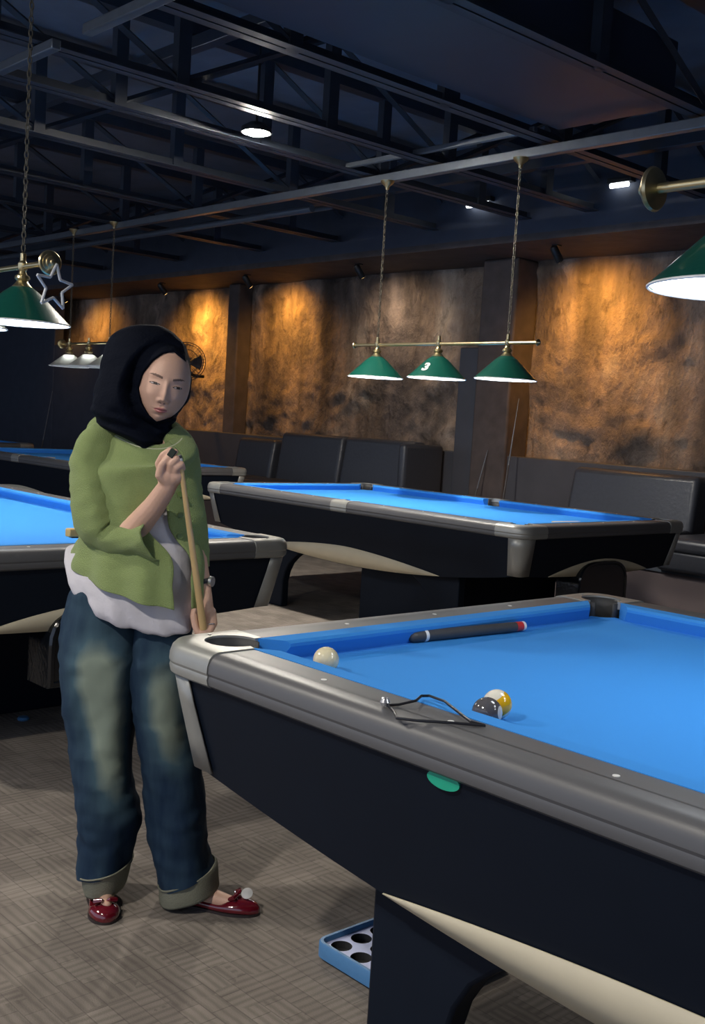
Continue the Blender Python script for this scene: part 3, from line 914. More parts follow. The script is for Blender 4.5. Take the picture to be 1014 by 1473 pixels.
mw = Matrix(((rt.x, upv.x, nrm.x, pos.x), (rt.y, upv.y, nrm.y, pos.y), (rt.z, upv.z, nrm.z, pos.z), (0, 0, 0, 1)))
num.matrix_local = mw
num['label'] = 'white painted number 3'

# star ornament on the left lamp
mb = MB()
pts = []
for k in range(10):
    a = PI/2+k*PI/5
    rr = 0.092 if k % 2 == 0 else 0.042
    pts.append((0, rr*math.cos(a), rr*math.sin(a)))
pts = [Vector(p) for p in pts]
for k in range(10):
    mb.tube([pts[k], pts[(k+1) % 10]], 0.006, 8)
o = mb.build('star_ornament', M['white_metal'], smooth=True)
o.location = (LL.location.x+0.875, 2.05+0.005, 1.775); o.rotation_euler = (math.radians(-5), 0, math.radians(12))
tag(o, 'pale tube star hanging from the end of the left brass lamp', 'star ornament')

# ---------------------------------------------------------------- seating along the wall
def sofa(x0, x1, y0, y1, z0, top, lab, cushions=2, arm_right=False, group='wall sofas'):
    root = empty('sofa', ((x0+x1)/2, y0, z0), 0, lab, 'sofa', group)
    hw_ = (x1-x0)/2; d = y1-y0
    boxobj('base', -hw_, -0.62, 0.0, hw_, d, 0.16, M['leather'], root, bevel=0.03)
    w_ = 2*hw_/cushions
    for k in range(cushions):
        a = -hw_+k*w_+0.008; b_ = a+w_-0.016
        boxobj('seat_cushion', a, -0.64, 0.14, b_, 0.02, 0.25, M['leather'], root, bevel=0.04, seg=4)
        mb = MB()
        h = top-z0
        mb.add([(a, -0.02, 0.20), (b_, -0.02, 0.20), (b_, 0.22, 0.20), (a, 0.22, 0.20), (a+0.01, 0.06, h), (b_-0.01, 0.06, h), (b_-0.01, 0.24, h), (a+0.01, 0.24, h)],
               [(3, 2, 1, 0), (4, 5, 6, 7), (0, 1, 5, 4), (1, 2, 6, 5), (2, 3, 7, 6), (3, 0, 4, 7)])
        mb.build('back_cushion', M['leather'], root, bevel=0.045, seg=4)
    if arm_right:
        boxobj('armrest', hw_-0.002, -0.2, 0.0, hw_+0.10, d, top-z0-0.02, M['leather'], root, bevel=0.04, seg=3)
    return root
sofa(-9.55, -7.42, 7.62, 7.98, 0.38, 1.15, 'black leather sofa with two tall back cushions behind the numbered lamp table', 2, True)
sofa(-5.56, -4.34, 7.62, 7.98, 0.38, 1.045, 'black leather single sofa right of the pillar', 1)
sofa(-4.22, -3.0, 7.55, 7.98, 0.38, 1.02, 'black leather sofa cut off by the right edge', 1)
sofa(-10.35, -9.63, 7.62, 7.98, 0.38, 1.05, 'low dark seat left of the two cushion sofa', 1)
# leaning cues
def lean(name, p0, p1, lab, m=M['steel_light']):
    root = empty(name, p0, 0, lab, 'cue', 'cues leaning at the wall')
    d = Vector(p1)-Vector(p0)
    mb = MB(); mb.tube([(0, 0, 0), d*0.5], [0.011, 0.008], 12); mb.build('butt', M['cue_black'], root, smooth=True)
    mb = MB(); mb.tube([d*0.5, d], [0.008, 0.004], 12); mb.build('shaft', m, root, smooth=True)
lean('pool_cue', (-6.35, 7.72, 0.38), (-6.42, 7.97, 1.62), 'wooden cue leaning beside the pillar, its upper end leaning right')
lean('pool_cue', (-6.80, 7.80, 0.38), (-6.75, 7.965, 1.12), 'short cue standing against the pillar front')
lean('pool_cue', (-15.25, 7.55, 0.0), (-15.33, 7.835, 1.50), 'thin cue leaning on the dark partition at the left')

# wall fan
root = empty('wall_fan', (-11.42, 7.62, 1.93), math.radians(52), 'black wall fan on a bracket beside the left pillar', 'fan')
mb = MB()
for rr, zz in ((0.235, 0.0), (0.238, 0.02), (0.21, 0.055), (0.15, 0.075), (0.08, 0.085)):
    for sg in (-1, 1):
        mb.tube([(rr*math.cos(2*PI*k/40), sg*zz, rr*math.sin(2*PI*k/40)) for k in range(40)], 0.0035, 5, closed=True)
for k in range(36):
    a = 2*PI*k/36
    for sg in (-1, 1):
        mb.tube([(q*math.cos(a), sg*zz, q*math.sin(a)) for q, zz in ((0.05, 0.087), (0.15, 0.075), (0.21, 0.055), (0.238, 0.01))], 0.0022, 4)
mb.build('cage', M['fan_grey'], root, smooth=True)
for k in range(3):
    mb = MB()
    a = k*2*PI/3
    n = 8; rings = []
    for i in range(n):
        q = 0.03+0.17*i/(n-1); wd = 0.5-0.0*i
        rings.append([(q*math.cos(a+t), 0.03*math.sin(t*2.2), q*math.sin(a+t)) for t in (-wd, -wd/2, 0, wd/2, wd)])
    mb.loft(rings, cap=False, closed=False); mb.build('blade', M['fan_grey'], root, smooth=True, solid=0.003)
mb = MB(); mb.lathe([(0, -0.09), (0.04, -0.088), (0.045, -0.07), (0.03, -0.05), (0.02, 0.05), (0.06, 0.08), (0.07, 0.12), (0.06, 0.2), (0.03, 0.215), (0, 0.22)], 24, axis='Y'); mb.build('motor', M['black_metal'], root, smooth=True)
mb = MB(); mb.tube([(0, 0.16, -0.03), (0, 0.2, -0.12), (0.1, 0.3, -0.16), (0.20, 0.36, -0.16)], 0.022, 12); mb.build('bracket', M['black_metal'], root, smooth=True)

# ---------------------------------------------------------------- ball tray under the near table
TX, TY, TWX, TWY = -1.90, 1.72, 0.31, 0.36
root = empty('ball_tray', (TX, TY, 0.0), 0, 'blue plastic ball tray with round holes on the carpet under the near table', 'ball tray')
def rrect(x0, y0, x1, y1, r_, n=6):
    pts = []
    for cx, cy, a0 in ((x1-r_, y1-r_, 0), (x0+r_, y1-r_, PI/2), (x0+r_, y0+r_, PI), (x1-r_, y0+r_, 1.5*PI)):
        for k in range(n+1): pts.append((cx+r_*math.cos(a0+PI/2*k/n), cy+r_*math.sin(a0+PI/2*k/n)))
    return pts
mb = MB()
def rz_(off, z, r_): return [(x, y, z) for x, y in rrect(off, off, TWX-off, TWY-off, r_)]
mb.loft([rz_(0.012, 0.0, 0.02), rz_(0.0, 0.008, 0.03), rz_(0.0, 0.042, 0.03), rz_(0.003, 0.046, 0.028), rz_(0.010, 0.046, 0.022), rz_(0.013, 0.042, 0.02), rz_(0.013, 0.012, 0.02)], cap=True)
mb.build('tray_shell', M['tray_blue'], root, smooth=True, angle=40)
mb = MB()
nx_, ny_ = 4, 5
cw, chh = (TWX-0.028)/nx_, (TWY-0.028)/ny_
for i in range(nx_):
    for j in range(ny_):
        x0, y0 = 0.014+i*cw, 0.014+j*chh
        cx, cy = x0+cw/2, y0+chh/2
        sq = []; ci = []; n = 24
        for k in range(n):
            a = 2*PI*k/n; c_, s_ = math.cos(a), math.sin(a)
            m_ = max(abs(c_), abs(s_))
            sq.append((cx+c_/m_*cw/2, cy+s_/m_*chh/2, 0.034)); ci.append((cx+c_*0.0265, cy+s_*0.0265, 0.034))
        lo = [(x, y, 0.014) for x, y, z in ci]
        mb.m = 0; mb.loft([sq, ci], cap=False)
        mb.m = 1; mb.loft([ci, lo], cap=False); mb.add(lo, [tuple(range(n))])
mb.build('hole_insert', [M['tray_insert'], M['rubber']], root)

# small thing on the carpet by the left table
mb = MB(); mb.lathe([(0, 0), (0.022, 0), (0.026, 0.006), (0.02, 0.014), (0, 0.016)], 16)
o = mb.build('bottle_cap', M['tray_blue'], smooth=True); o.location = (-4.12, 2.03, 0.0)
tag(o, 'tiny blue grey cap lying on the carpet before the left table', 'cap')

# ---------------------------------------------------------------- the woman
P_ORIGIN = (-2.4250, 1.5469, 0.0)
P_ANGLE = 0.8233   # the figure's own x axis points to her left along this heading
P = {
  'leg_r': [[(-0.114, 0.0, 0.8763), (0.0852, 0.0, 0.0052), (0.0, 0.07, 0.0)], [(-0.1208, 0.0, 0.8406), (0.0935, 0.0, 0.0058), (0.0, 0.085, 0.0)], [(-0.1244, 0.0, 0.7939), (0.1048, 0.0, 0.0064), (0.0, 0.095, 0.0)], [(-0.1235, 0.0, 0.7287), (0.1141, 0.0, 0.007), (0.0, 0.108, 0.0)], [(-0.1221, 0.0, 0.6726), (0.1134, 0.0, 0.007), (0.0, 0.115, 0.0)], [(-0.121, 0.0, 0.6258), (0.109, 0.0, 0.0067), (0.0, 0.115, 0.0)], [(-0.1209, 0.0, 0.5315), (0.0944, 0.0, 0.0058), (0.0, 0.105, 0.0)], [(-0.1176, 0.01, 0.4399), (0.0805, 0.0, 0.005), (0.0, 0.095, 0.0)], [(-0.1114, 0.015, 0.366), (0.075, 0.0, 0.0046), (0.0, 0.09, 0.0)], [(-0.0992, 0.02, 0.3018), (0.0778, 0.0, 0.0048), (0.0, 0.09, 0.0)], [(-0.0867, 0.02, 0.2455), (0.0862, 0.0, 0.0054), (0.0, 0.095, 0.0)], [(-0.0866, 0.02, 0.1977), (0.0845, 0.0, 0.0053), (0.0, 0.095, 0.0)], [(-0.0902, 0.02, 0.1495), (0.0808, 0.0, 0.005), (0.0, 0.095, 0.0)], [(-0.0914, 0.02, 0.0879), (0.0786, 0.0, 0.0184), (0.0, 0.1, 0.0)]],
  'leg_l': [[(0.0003, 0.0, 0.848), (0.0917, 0.0, 0.0056), (0.0, 0.08, 0.0)], [(0.0135, 0.0, 0.8024), (0.0844, 0.0, 0.0052), (0.0, 0.095, 0.0)], [(0.0302, 0.0, 0.7382), (0.08, 0.0, 0.005), (0.0, 0.108, 0.0)], [(0.0336, 0.0, 0.6822), (0.0756, 0.0, 0.0046), (0.0, 0.12, 0.0)], [(0.0349, 0.0, 0.6354), (0.0729, 0.0, 0.0045), (0.0, 0.115, 0.0)], [(0.0392, 0.0, 0.5414), (0.0712, 0.0, 0.0044), (0.0, 0.105, 0.0)], [(0.0538, 0.0, 0.4476), (0.078, 0.0, 0.0049), (0.0, 0.1, 0.0)], [(0.0694, 0.0, 0.3724), (0.0791, 0.0, 0.005), (0.0, 0.1, 0.0)], [(0.0836, 0.0, 0.3063), (0.0792, 0.0, 0.0049), (0.0, 0.1, 0.0)], [(0.0938, 0.0, 0.2494), (0.0793, 0.0, 0.005), (0.0, 0.1, 0.0)], [(0.1035, 0.0, 0.1826), (0.0785, 0.0, 0.0049), (0.0, 0.1, 0.0)], [(0.1137, 0.0, 0.1253), (0.0768, 0.0, 0.0048), (0.0, 0.1, 0.0)], [(0.1265, 0.0, 0.0718), (0.0727, 0.0, 0.0336), (0.0, 0.105, 0.0)]],
  'cuff_r': [[(-0.0908, 0.02, 0.0957), (0.072, 0.0, 0.018), (0.0, 0.098, 0.0)], [(-0.0876, 0.02, 0.0882), (0.0638, 0.0, 0.0156), (0.0, 0.09, 0.0)], [(-0.0864, 0.02, 0.0593), (0.0583, 0.0, 0.0133), (0.0, 0.085, 0.0)], [(-0.0845, 0.02, 0.0363), (0.0519, 0.0, 0.011), (0.0, 0.08, 0.0)]],
  'cuff_l': [[(0.1262, 0.0, 0.0794), (0.0747, 0.0, 0.0318), (0.0, 0.104, 0.0)], [(0.1312, 0.0, 0.072), (0.0757, 0.0, 0.03), (0.0, 0.1, 0.0)], [(0.1344, 0.0, 0.045), (0.0758, 0.0, 0.028), (0.0, 0.1, 0.0)], [(0.1374, 0.0, 0.0238), (0.0761, 0.0, 0.0242), (0.0, 0.097, 0.0)]],
  'tee': [[(-0.0464, 0.0, 1.1761), (0.0954, 0.0, 0.0058), (0.0, 0.07, 0.0)], [(-0.0471, 0.0, 1.1305), (0.1255, 0.0, 0.0076), (0.0, 0.088, 0.0)], [(-0.0431, 0.0, 1.0392), (0.135, 0.0, 0.0082), (0.0, 0.1, 0.0)], [(-0.0421, 0.0, 0.9546), (0.1422, 0.0, -0.0024), (0.0382, 0.112, -0.0131)], [(-0.055, 0.0, 0.8956), (0.1605, 0.0, -0.017), (0.0545, 0.126, -0.0477)], [(-0.0636, 0.0, 0.8626), (0.1714, 0.0, -0.0322), (0.0618, 0.134, -0.0667)], [(-0.059, 0.0, 0.8425), (0.1678, 0.0, -0.0306), (0.0556, 0.136, -0.0783)], [(-0.0538, 0.0, 0.828), (0.1594, 0.0, -0.0274), (0.0474, 0.128, -0.0762)], [(-0.05, 0.0, 0.8226), (0.1448, 0.0, -0.0264), (0.0332, 0.114, -0.0599)]],
  'cardi': [[(-0.0449, -0.02, 1.2796), (0.0695, 0.0, 0.0006), (0.044, 0.085, -0.0539)], [(-0.0485, -0.01, 1.2631), (0.1084, 0.0, 0.0011), (0.0522, 0.095, -0.0543)], [(-0.0524, -0.005, 1.2284), (0.14, 0.0, 0.0049), (0.0594, 0.1, -0.0508)], [(-0.0501, 0.0, 1.1576), (0.1454, 0.0, 0.0089), (0.0, 0.108, 0.0)], [(-0.046, 0.0, 1.0849), (0.1466, 0.0, 0.009), (0.0, 0.11, 0.0)], [(-0.0419, 0.0, 1.0118), (0.1497, 0.0, 0.0091), (0.0, 0.116, 0.0)], [(-0.0418, 0.0, 0.9472), (0.155, 0.0, 0.0003), (0.0622, 0.13, 0.0016)], [(-0.0426, 0.0, 0.9047), (0.1584, 0.0, -0.0107), (0.069, 0.145, -0.0274)], [(-0.0429, 0.0, 0.8714), (0.1592, 0.0, -0.0255), (0.0764, 0.153, -0.0417)]],
  'sleeve_r': [((-0.1182, -0.01, 1.2498), 0.03, 0.04), ((-0.1404, 0.0, 1.2268), 0.052, 0.062), ((-0.1565, 0.01, 1.1879), 0.064, 0.074), ((-0.1565, 0.022, 1.125), 0.067, 0.078), ((-0.1456, 0.035, 1.0686), 0.067, 0.078), ((-0.1268, 0.045, 1.0199), 0.063, 0.075), ((-0.0925, 0.055, 0.9868), 0.054, 0.068), ((-0.0476, 0.08, 0.9832), 0.05, 0.064), ((-0.0074, 0.105, 0.9902), 0.052, 0.066), ((0.0249, 0.12, 1.0008), 0.055, 0.07)],
  'sleeve_l': [((0.0204, -0.01, 1.2509), 0.03, 0.04), ((0.0452, -0.01, 1.2269), 0.045, 0.055), ((0.0546, -0.01, 1.1819), 0.053, 0.06), ((0.0636, -0.01, 1.1092), 0.051, 0.06), ((0.0777, 0.0, 1.0374), 0.05, 0.058), ((0.0933, 0.01, 0.9751), 0.047, 0.052), ((0.109, 0.02, 0.9075), 0.04, 0.045)],
  'body': [[(-0.0542, -0.02, 1.3664, 0.05), (-0.0478, -0.02, 1.2211, 0.048)], [(-0.1448, -0.01, 1.188, 0.045), (-0.0454, -0.01, 1.2123, 0.06), (0.0465, -0.01, 1.1996, 0.045)], [(-0.0442, -0.01, 1.185, 0.07), (-0.0433, 0.0, 1.0024, 0.085), (-0.0535, 0.0, 0.8169, 0.085)], [(-0.1269, 0.0, 0.8124, 0.08), (0.03, 0.0, 0.8034, 0.075)], [(-0.1239, 0.0, 0.738, 0.075), (-0.1069, 0.0, 0.4186, 0.045), (-0.0946, 0.01, 0.0874, 0.03), (-0.0844, 0.03, 0.0446, 0.028)], [(0.0325, 0.0, 0.7476, 0.07), (0.0667, 0.0, 0.4103, 0.045), (0.1249, 0.0, 0.0872, 0.03), (0.1364, 0.01, 0.038, 0.028)], [(-0.0844, 0.03, 0.0446, 0.028), (-0.0723, 0.08, 0.0333, 0.022), (-0.0588, 0.13, 0.0326, 0.014)], [(0.1162, 0.0, 0.0323, 0.03), (0.1922, 0.03, 0.0273, 0.026), (0.2506, 0.05, 0.0247, 0.018)], [(-0.1425, 0.0, 1.1885, 0.045), (-0.1464, 0.02, 1.0437, 0.038), (-0.1054, 0.06, 0.9775, 0.036), (-0.0304, 0.11, 1.0141, 0.034), (0.0218, 0.15, 1.0769, 0.028), (0.0519, 0.175, 1.1219, 0.024), (0.059, 0.18, 1.1346, 0.023)], [(0.0556, 0.18, 1.1344, 0.022), (0.0614, 0.19, 1.1575, 0.023), (0.0555, 0.19, 1.1741, 0.018)], [(0.0622, 0.18, 1.1399, 0.02), (0.0809, 0.195, 1.1589, 0.02), (0.0826, 0.19, 1.1758, 0.015)], [(0.0499, 0.18, 1.146, 0.018), (0.0398, 0.185, 1.1627, 0.013)], [(0.0451, 0.185, 1.1596, 0.0115), (0.0346, 0.19, 1.1848, 0.0095), (0.0457, 0.2, 1.2061, 0.0085), (0.0644, 0.205, 1.2209, 0.0075)], [(0.0569, 0.195, 1.1642, 0.011), (0.0543, 0.207, 1.1917, 0.0095), (0.0679, 0.212, 1.2078, 0.0085), (0.077, 0.208, 1.2167, 0.0075)], [(0.0679, 0.2, 1.1635, 0.011), (0.0714, 0.217, 1.188, 0.0092), (0.0826, 0.217, 1.2005, 0.0084), (0.0876, 0.205, 1.1953, 0.0075)], [(0.0783, 0.2, 1.159, 0.0105), (0.0833, 0.215, 1.1786, 0.0088), (0.0943, 0.213, 1.1876, 0.0078), (0.0966, 0.203, 1.1772, 0.007)], [(0.0545, 0.195, 1.142, 0.0125), (0.0407, 0.207, 1.1571, 0.0105), (0.0474, 0.213, 1.1831, 0.0095), (0.0603, 0.214, 1.199, 0.008)], [(0.0524, -0.01, 1.1909, 0.045), (0.0791, 0.0, 1.0467, 0.035), (0.1047, 0.02, 0.9586, 0.032), (0.1346, 0.05, 0.8822, 0.0225), (0.1438, 0.065, 0.8487, 0.021)], [(0.1436, 0.065, 0.8523, 0.021), (0.1484, 0.075, 0.8198, 0.023), (0.1507, 0.08, 0.7882, 0.025)], [(0.1363, 0.08, 0.8272, 0.017), (0.1338, 0.09, 0.7981, 0.016)], [(0.1676, 0.08, 0.8074, 0.0125), (0.1758, 0.09, 0.779, 0.0105), (0.168, 0.105, 0.7616, 0.0095), (0.1548, 0.113, 0.7641, 0.008)], [(0.1641, 0.09, 0.7981, 0.0125), (0.1704, 0.1, 0.7697, 0.0105), (0.1623, 0.112, 0.7518, 0.0095), (0.1505, 0.118, 0.7576, 0.008)], [(0.1573, 0.09, 0.7905, 0.0125), (0.1608, 0.105, 0.7629, 0.0105), (0.152, 0.112, 0.7458, 0.009), (0.1434, 0.118, 0.7572, 0.0075)], [(0.1478, 0.085, 0.789, 0.0115), (0.1456, 0.098, 0.7624, 0.009), (0.1419, 0.104, 0.7471, 0.008), (0.137, 0.11, 0.757, 0.007)], [(0.1341, 0.09, 0.8287, 0.0135), (0.1271, 0.105, 0.7986, 0.0105), (0.133, 0.113, 0.7753, 0.0095), (0.1398, 0.118, 0.7588, 0.008)]],
  'cue': [(0.0884, 0.214, 1.2091, 0.0052), (0.1537, 0.113, 0.7676, 0.0098)],
  'chalk': [(0.0653, 0.215, 1.2044, 0.01), (0.0762, 0.215, 1.2219, 0.01)],
  'watch': [(0.1373, 0.055, 0.8777, 0.024), (0.135, 0.055, 0.8884, 0.024)],
  'watch2': [(0.1485, 0.06, 0.8845, 0.01), (0.1546, 0.06, 0.8704, 0.01)],
  'hijab': [[(-0.0526, -0.02, 1.5343), (0.0072, 0.0, 0.0004), (0.0, 0.01, 0.0)], [(-0.0506, -0.02, 1.5308), (0.0344, 0.0, 0.0021), (0.0, 0.04, 0.0)], [(-0.054, -0.02, 1.5234), (0.0562, 0.0, 0.0034), (0.0, 0.062, 0.0)], [(-0.0549, -0.015, 1.5068), (0.0805, 0.0, 0.0049), (0.0, 0.085, 0.0)], [(-0.051, -0.01, 1.4815), (0.0985, 0.0, 0.0059), (0.0, 0.1, 0.0)], [(-0.0467, -0.005, 1.4474), (0.1092, 0.0, 0.0065), (0.0, 0.11, 0.0)], [(-0.0459, 0.0, 1.4022), (0.116, 0.0, 0.007), (0.0, 0.115, 0.0)], [(-0.0494, 0.0, 1.366), (0.1202, 0.0, 0.0072), (0.0, 0.118, 0.0)], [(-0.0545, 0.0, 1.3387), (0.1193, 0.0, 0.0072), (0.0, 0.116, 0.0)], [(-0.0634, 0.0, 1.3148), (0.1131, 0.0, 0.0069), (0.0, 0.112, 0.0)], [(-0.0662, 0.0, 1.2965), (0.1023, 0.0, 0.0062), (0.0, 0.106, 0.0)], [(-0.0636, 0.0, 1.2786), (0.0914, 0.0, 0.0056), (0.0, 0.1, 0.0)], [(-0.0564, 0.0, 1.2608), (0.0797, 0.0, 0.0049), (0.0, 0.096, 0.0)], [(-0.0412, 0.0, 1.2437), (0.0635, 0.0, 0.0039), (0.0, 0.096, 0.0)], [(-0.0296, 0.0, 1.2298), (0.0454, 0.0, 0.0027), (0.0, 0.096, 0.0)], [(-0.0208, 0.0, 1.2159), (0.0227, 0.0, 0.0014), (0.0, 0.09, 0.0)]],
  'head': [(0.007, 0.03, 1.381)],
  'face_oval': [(0.0412, 0.085, 1.463), (0.0722, 0.085, 1.4371), (0.0816, 0.085, 1.4063), (0.0771, 0.085, 1.3712), (0.0616, 0.085, 1.3265), (0.0367, 0.085, 1.2952), (0.0072, 0.085, 1.2864), (-0.0163, 0.085, 1.299), (-0.0352, 0.085, 1.3294), (-0.0439, 0.085, 1.3674), (-0.0332, 0.085, 1.4029), (-0.0067, 0.085, 1.4376), (0.017, 0.085, 1.4564)],
  'shoe_r': [(-0.1126, 0.0, 0.012, 0.03), (-0.0468, 0.17, 0.0518, 0.03)],
  'shoe_l': [(0.0719, 0.0, 0.0139, 0.03), (0.3328, 0.06, 0.0268, 0.03)],
  'buttons': [(0.0728, 0.1, 1.1044), (0.0771, 0.1, 1.0516), (0.0813, 0.1, 0.9986), (0.0855, 0.1, 0.9491), (0.0896, 0.1, 0.8993), (0.0914, 0.1, 0.8601)],
}

PR = None
def L3(p): return Vector((p[0], -p[1], p[2]))
def capsule(mb, a, ra, b_, rb, n=16):
    a, b_ = L3(a), L3(b_)
    d = (b_-a); ln = d.length
    d = d.normalized() if ln > 1e-6 else Vector((0, 0, 1))
    q = d.orthogonal().normalized(); w2 = d.cross(q)
    rings = []
    for k in range(1, 6):
        t = -PI/2+PI/2*k/5
        rings.append([a+d*(math.sin(t)*ra)+(q*math.cos(2*PI*j/n)+w2*math.sin(2*PI*j/n))*math.cos(t)*ra for j in range(n)])
    for k in range(0, 5):
        t = PI/2*k/5
        rings.append([b_+d*(math.sin(t)*rb)+(q*math.cos(2*PI*j/n)+w2*math.sin(2*PI*j/n))*math.cos(t)*rb for j in range(n)])
    mb.loft(rings, cap=True)
mb = MB()
for chn in P['body']:
    for i in range(len(chn)-1):
        p, q = chn[i], chn[i+1]
        capsule(mb, p[:3], p[3], q[:3], q[3])
me = mb.mesh('body', M['skin'])
tmp = bpy.data.objects.new('tmp', me); COL.objects.link(tmp)
md = tmp.modifiers.new('r', 'REMESH'); md.mode = 'VOXEL'; md.voxel_size = 0.0027; md.use_smooth_shade = True
md = tmp.modifiers.new('s', 'SMOOTH'); md.factor = 0.5; md.iterations = 3
dg = bpy.context.evaluated_depsgraph_get()
body_me = bpy.data.meshes.new_from_object(tmp.evaluated_get(dg))
bpy.data.objects.remove(tmp)

# head in its own frame
HC = L3(P['head'][0])
yw, pt_, rl = math.radians(16), math.radians(-7), math.radians(9)
Fh = Vector((math.sin(yw)*math.cos(pt_), -math.cos(yw)*math.cos(pt_), math.sin(pt_)))
Rh = Vector((math.cos(yw), math.sin(yw), 0))
Uh = Rh.cross(-Fh) if Rh.cross(-Fh).z > 0 else Fh.cross(Rh)*-1
if Uh.z < 0: Uh = -Uh
Rr = Rh*math.cos(rl)-Uh*math.sin(rl)
Ur = Rh*math.sin(rl)+Uh*math.cos(rl)
HA, HB, HD = 0.069, 0.104, 0.088
def G(x, y, cx, cy, sx, sy): return math.exp(-((x-cx)/sx)**2-((y-cy)/sy)**2)
def SS(a, b_, x):
    t = min(1, max(0, (x-a)/(b_-a))); return t*t*(3-2*t)
def head_pt(th, ph):
    x, y, z = math.sin(th)*math.cos(ph), math.sin(ph), math.cos(th)*math.cos(ph)
    X, Y, Z = x*HA, y*HB, z*HD
    # jaw narrows, chin comes forward
    if Y < -0.02:
        k = (-0.02-Y)/0.085
        X *= 1-0.30*k**1.5; Z *= 1-0.03*k
    if z > 0:
        Z = Z*(1-0.10*(abs(x))**3)
        ax = abs(X)
        # nose
        Z += 0.0065*G(X, Y, 0, 0.002, 0.007, 0.016)
        Z += 0.0105*G(X, Y, 0, -0.020, 0.0085, 0.014)
        Z += 0.0060*G(X, Y, 0, -0.0315, 0.0090, 0.0065)
        Z += 0.0055*G(ax, Y, 0.0115, -0.0335, 0.0050, 0.0055)
        Z -= 0.0030*G(ax, Y, 0.0055, -0.0405, 0.0035, 0.0022)
        # sockets, lids, brow bone, cheeks
        Z -= 0.0075*G(ax, Y, 0.029, 0.010, 0.015, 0.010)
        Z += 0.0058*G(ax, Y, 0.030, 0.007, 0.012, 0.0072)
        Z += 0.0022*G(ax, Y, 0.029, 0.026, 0.016, 0.006)
        Z += 0.0040*G(ax, Y, 0.036, -0.022, 0.016, 0.016)
        # mouth and chin
        Z += 0.0045*G(X, Y, 0, -0.058, 0.020, 0.012)
        Z += 0.0034*G(X, Y, 0, -0.0540, 0.0125, 0.0030)
        Z += 0.0046*G(X, Y, 0, -0.0630, 0.0105, 0.0036)
        Z -= 0.0034*G(X, Y, 0, -0.0583, 0.0145, 0.0013)
        Z -= 0.0022*G(X, Y, 0, -0.0485, 0.0040, 0.0035)
        Z -= 0.0030*G(X, Y, 0, -0.0715, 0.0130, 0.0035)
        Z += 0.0065*G(X, Y, 0, -0.085, 0.017, 0.013)
    return X, Y, Z
NT, NP = 260, 260
mb = MB(); vs = []; raw = []
for j in range(NP+1):
    ph = -PI/2*0.998+PI*0.998*j/NP
    for i in range(NT):
        # denser sampling at the front
        q = (i/NT)*2-1
        th = PI*(0.45*q+0.55*q**3)
        X, Y, Z = head_pt(th, ph)
        raw.append((X, Y, Z)); vs.append(HC+Rr*X+Ur*Y+Fh*Z)
def face_mat(X, Y, Z):
    if Z < 0.02: return 0
    ax = abs(X)
    # lips
    up = -0.0518-0.0020*(1-SS(0.0, 0.0035, ax))*1.0-((ax/0.0165)**2)*0.0055
    lo = -0.0670+((ax/0.0165)**2)*0.0080
    if ax < 0.0165 and lo < Y < up+0.0006: return 1
    # brows
    bc = 0.0235+0.0040*math.sin((ax-0.013)/0.032*PI*0.75)-0.0012
    if 0.013 < ax < 0.045 and abs(Y-bc) < 0.0030*(1-SS(0.030, 0.046, ax)*0.75): return 2
    # downcast eyes: lash line with a sliver of eye above it
    ec = 0.0055-0.0030*(1-((ax-0.029)/0.0135)**2)
    if abs(ax-0.029) < 0.0135:
        if abs(Y-ec) < 0.0006: return 3
        q_ = 0.0062*(1-((ax-0.029)/0.0135)**2)
        if 0 < Y-ec < q_:
            return 3 if abs(X-math.copysign(0.029, X)-0.002) < 0.0050 or (Y-ec) > q_-0.0016 else 4
    if 0.0025 < ax < 0.0075 and abs(Y+0.0405) < 0.0012: return 2
    return 0
fs = []; mi = []
for j in range(NP):
    for i in range(NT):
        a = j*NT+i; b_ = j*NT+(i+1) % NT
        fs.append((a, b_, b_+NT, a+NT))
        c = [raw[k] for k in (a, b_, b_+NT, a+NT)]
        mi.append(face_mat(*[sum(q[k] for q in c)/4 for k in range(3)]))
hm = bpy.data.meshes.new('head'); hm.from_pydata([tuple(v) for v in vs], [], fs)
# join head and body into one mesh
bm = bmesh.new(); bm.from_mesh(body_me)
for f_ in bm.faces: f_.material_index = 0
k0 = len(bm.verts); 
nv = [bm.verts.new(v.co) for v in hm.vertices]
for f_, m_ in zip(fs, mi):
    try:
        q = bm.faces.new([nv[i] for i in f_]); q.material_index = m_; q.smooth = True
    except ValueError: pass
pm = bpy.data.meshes.new('person'); 
bmesh.ops.recalc_face_normals(bm, faces=bm.faces)
bm.to_mesh(pm); bm.free()
for nm in ('skin', 'lips', 'brow', 'lash', 'sclera'): pm.materials.append(M[nm])
PR = link('person', pm, None, True)
PR.location = P_ORIGIN; PR.rotation_euler = (0, 0, P_ANGLE)
tag(PR, 'woman in black headscarf, green cardigan and blue jeans chalking a cue shaft', 'person')

def vring(rg, n, th0=0, th1=2*PI, disp=None, closed=True, pw=1.0):
    C, A, B_ = (L3(q) for q in rg)
    A = Vector((rg[1][0], -rg[1][1], rg[1][2])); B_ = Vector((rg[2][0], -rg[2][1], rg[2][2])); C = Vector((rg[0][0], -rg[0][1], rg[0][2]))
    out = []
    for k in range(n):
        t = th0+(th1-th0)*k/(n if closed else n-1)
        c_, s_ = math.cos(t), math.sin(t)
        c_ = math.copysign(abs(c_)**pw, c_); s_ = math.copysign(abs(s_)**pw, s_)
        v = A*c_+B_*s_
        if disp: v = v*(1+disp(t, C))
        out.append(C+v)
    return out
def flat(rg): return tuple(x for q in rg for x in q)
def unflat(t): return (t[0:3], t[3:6], t[6:9])
def resamp(rgs, n): return [unflat(t) for t in catmull([flat(q) for q in rgs], n)]

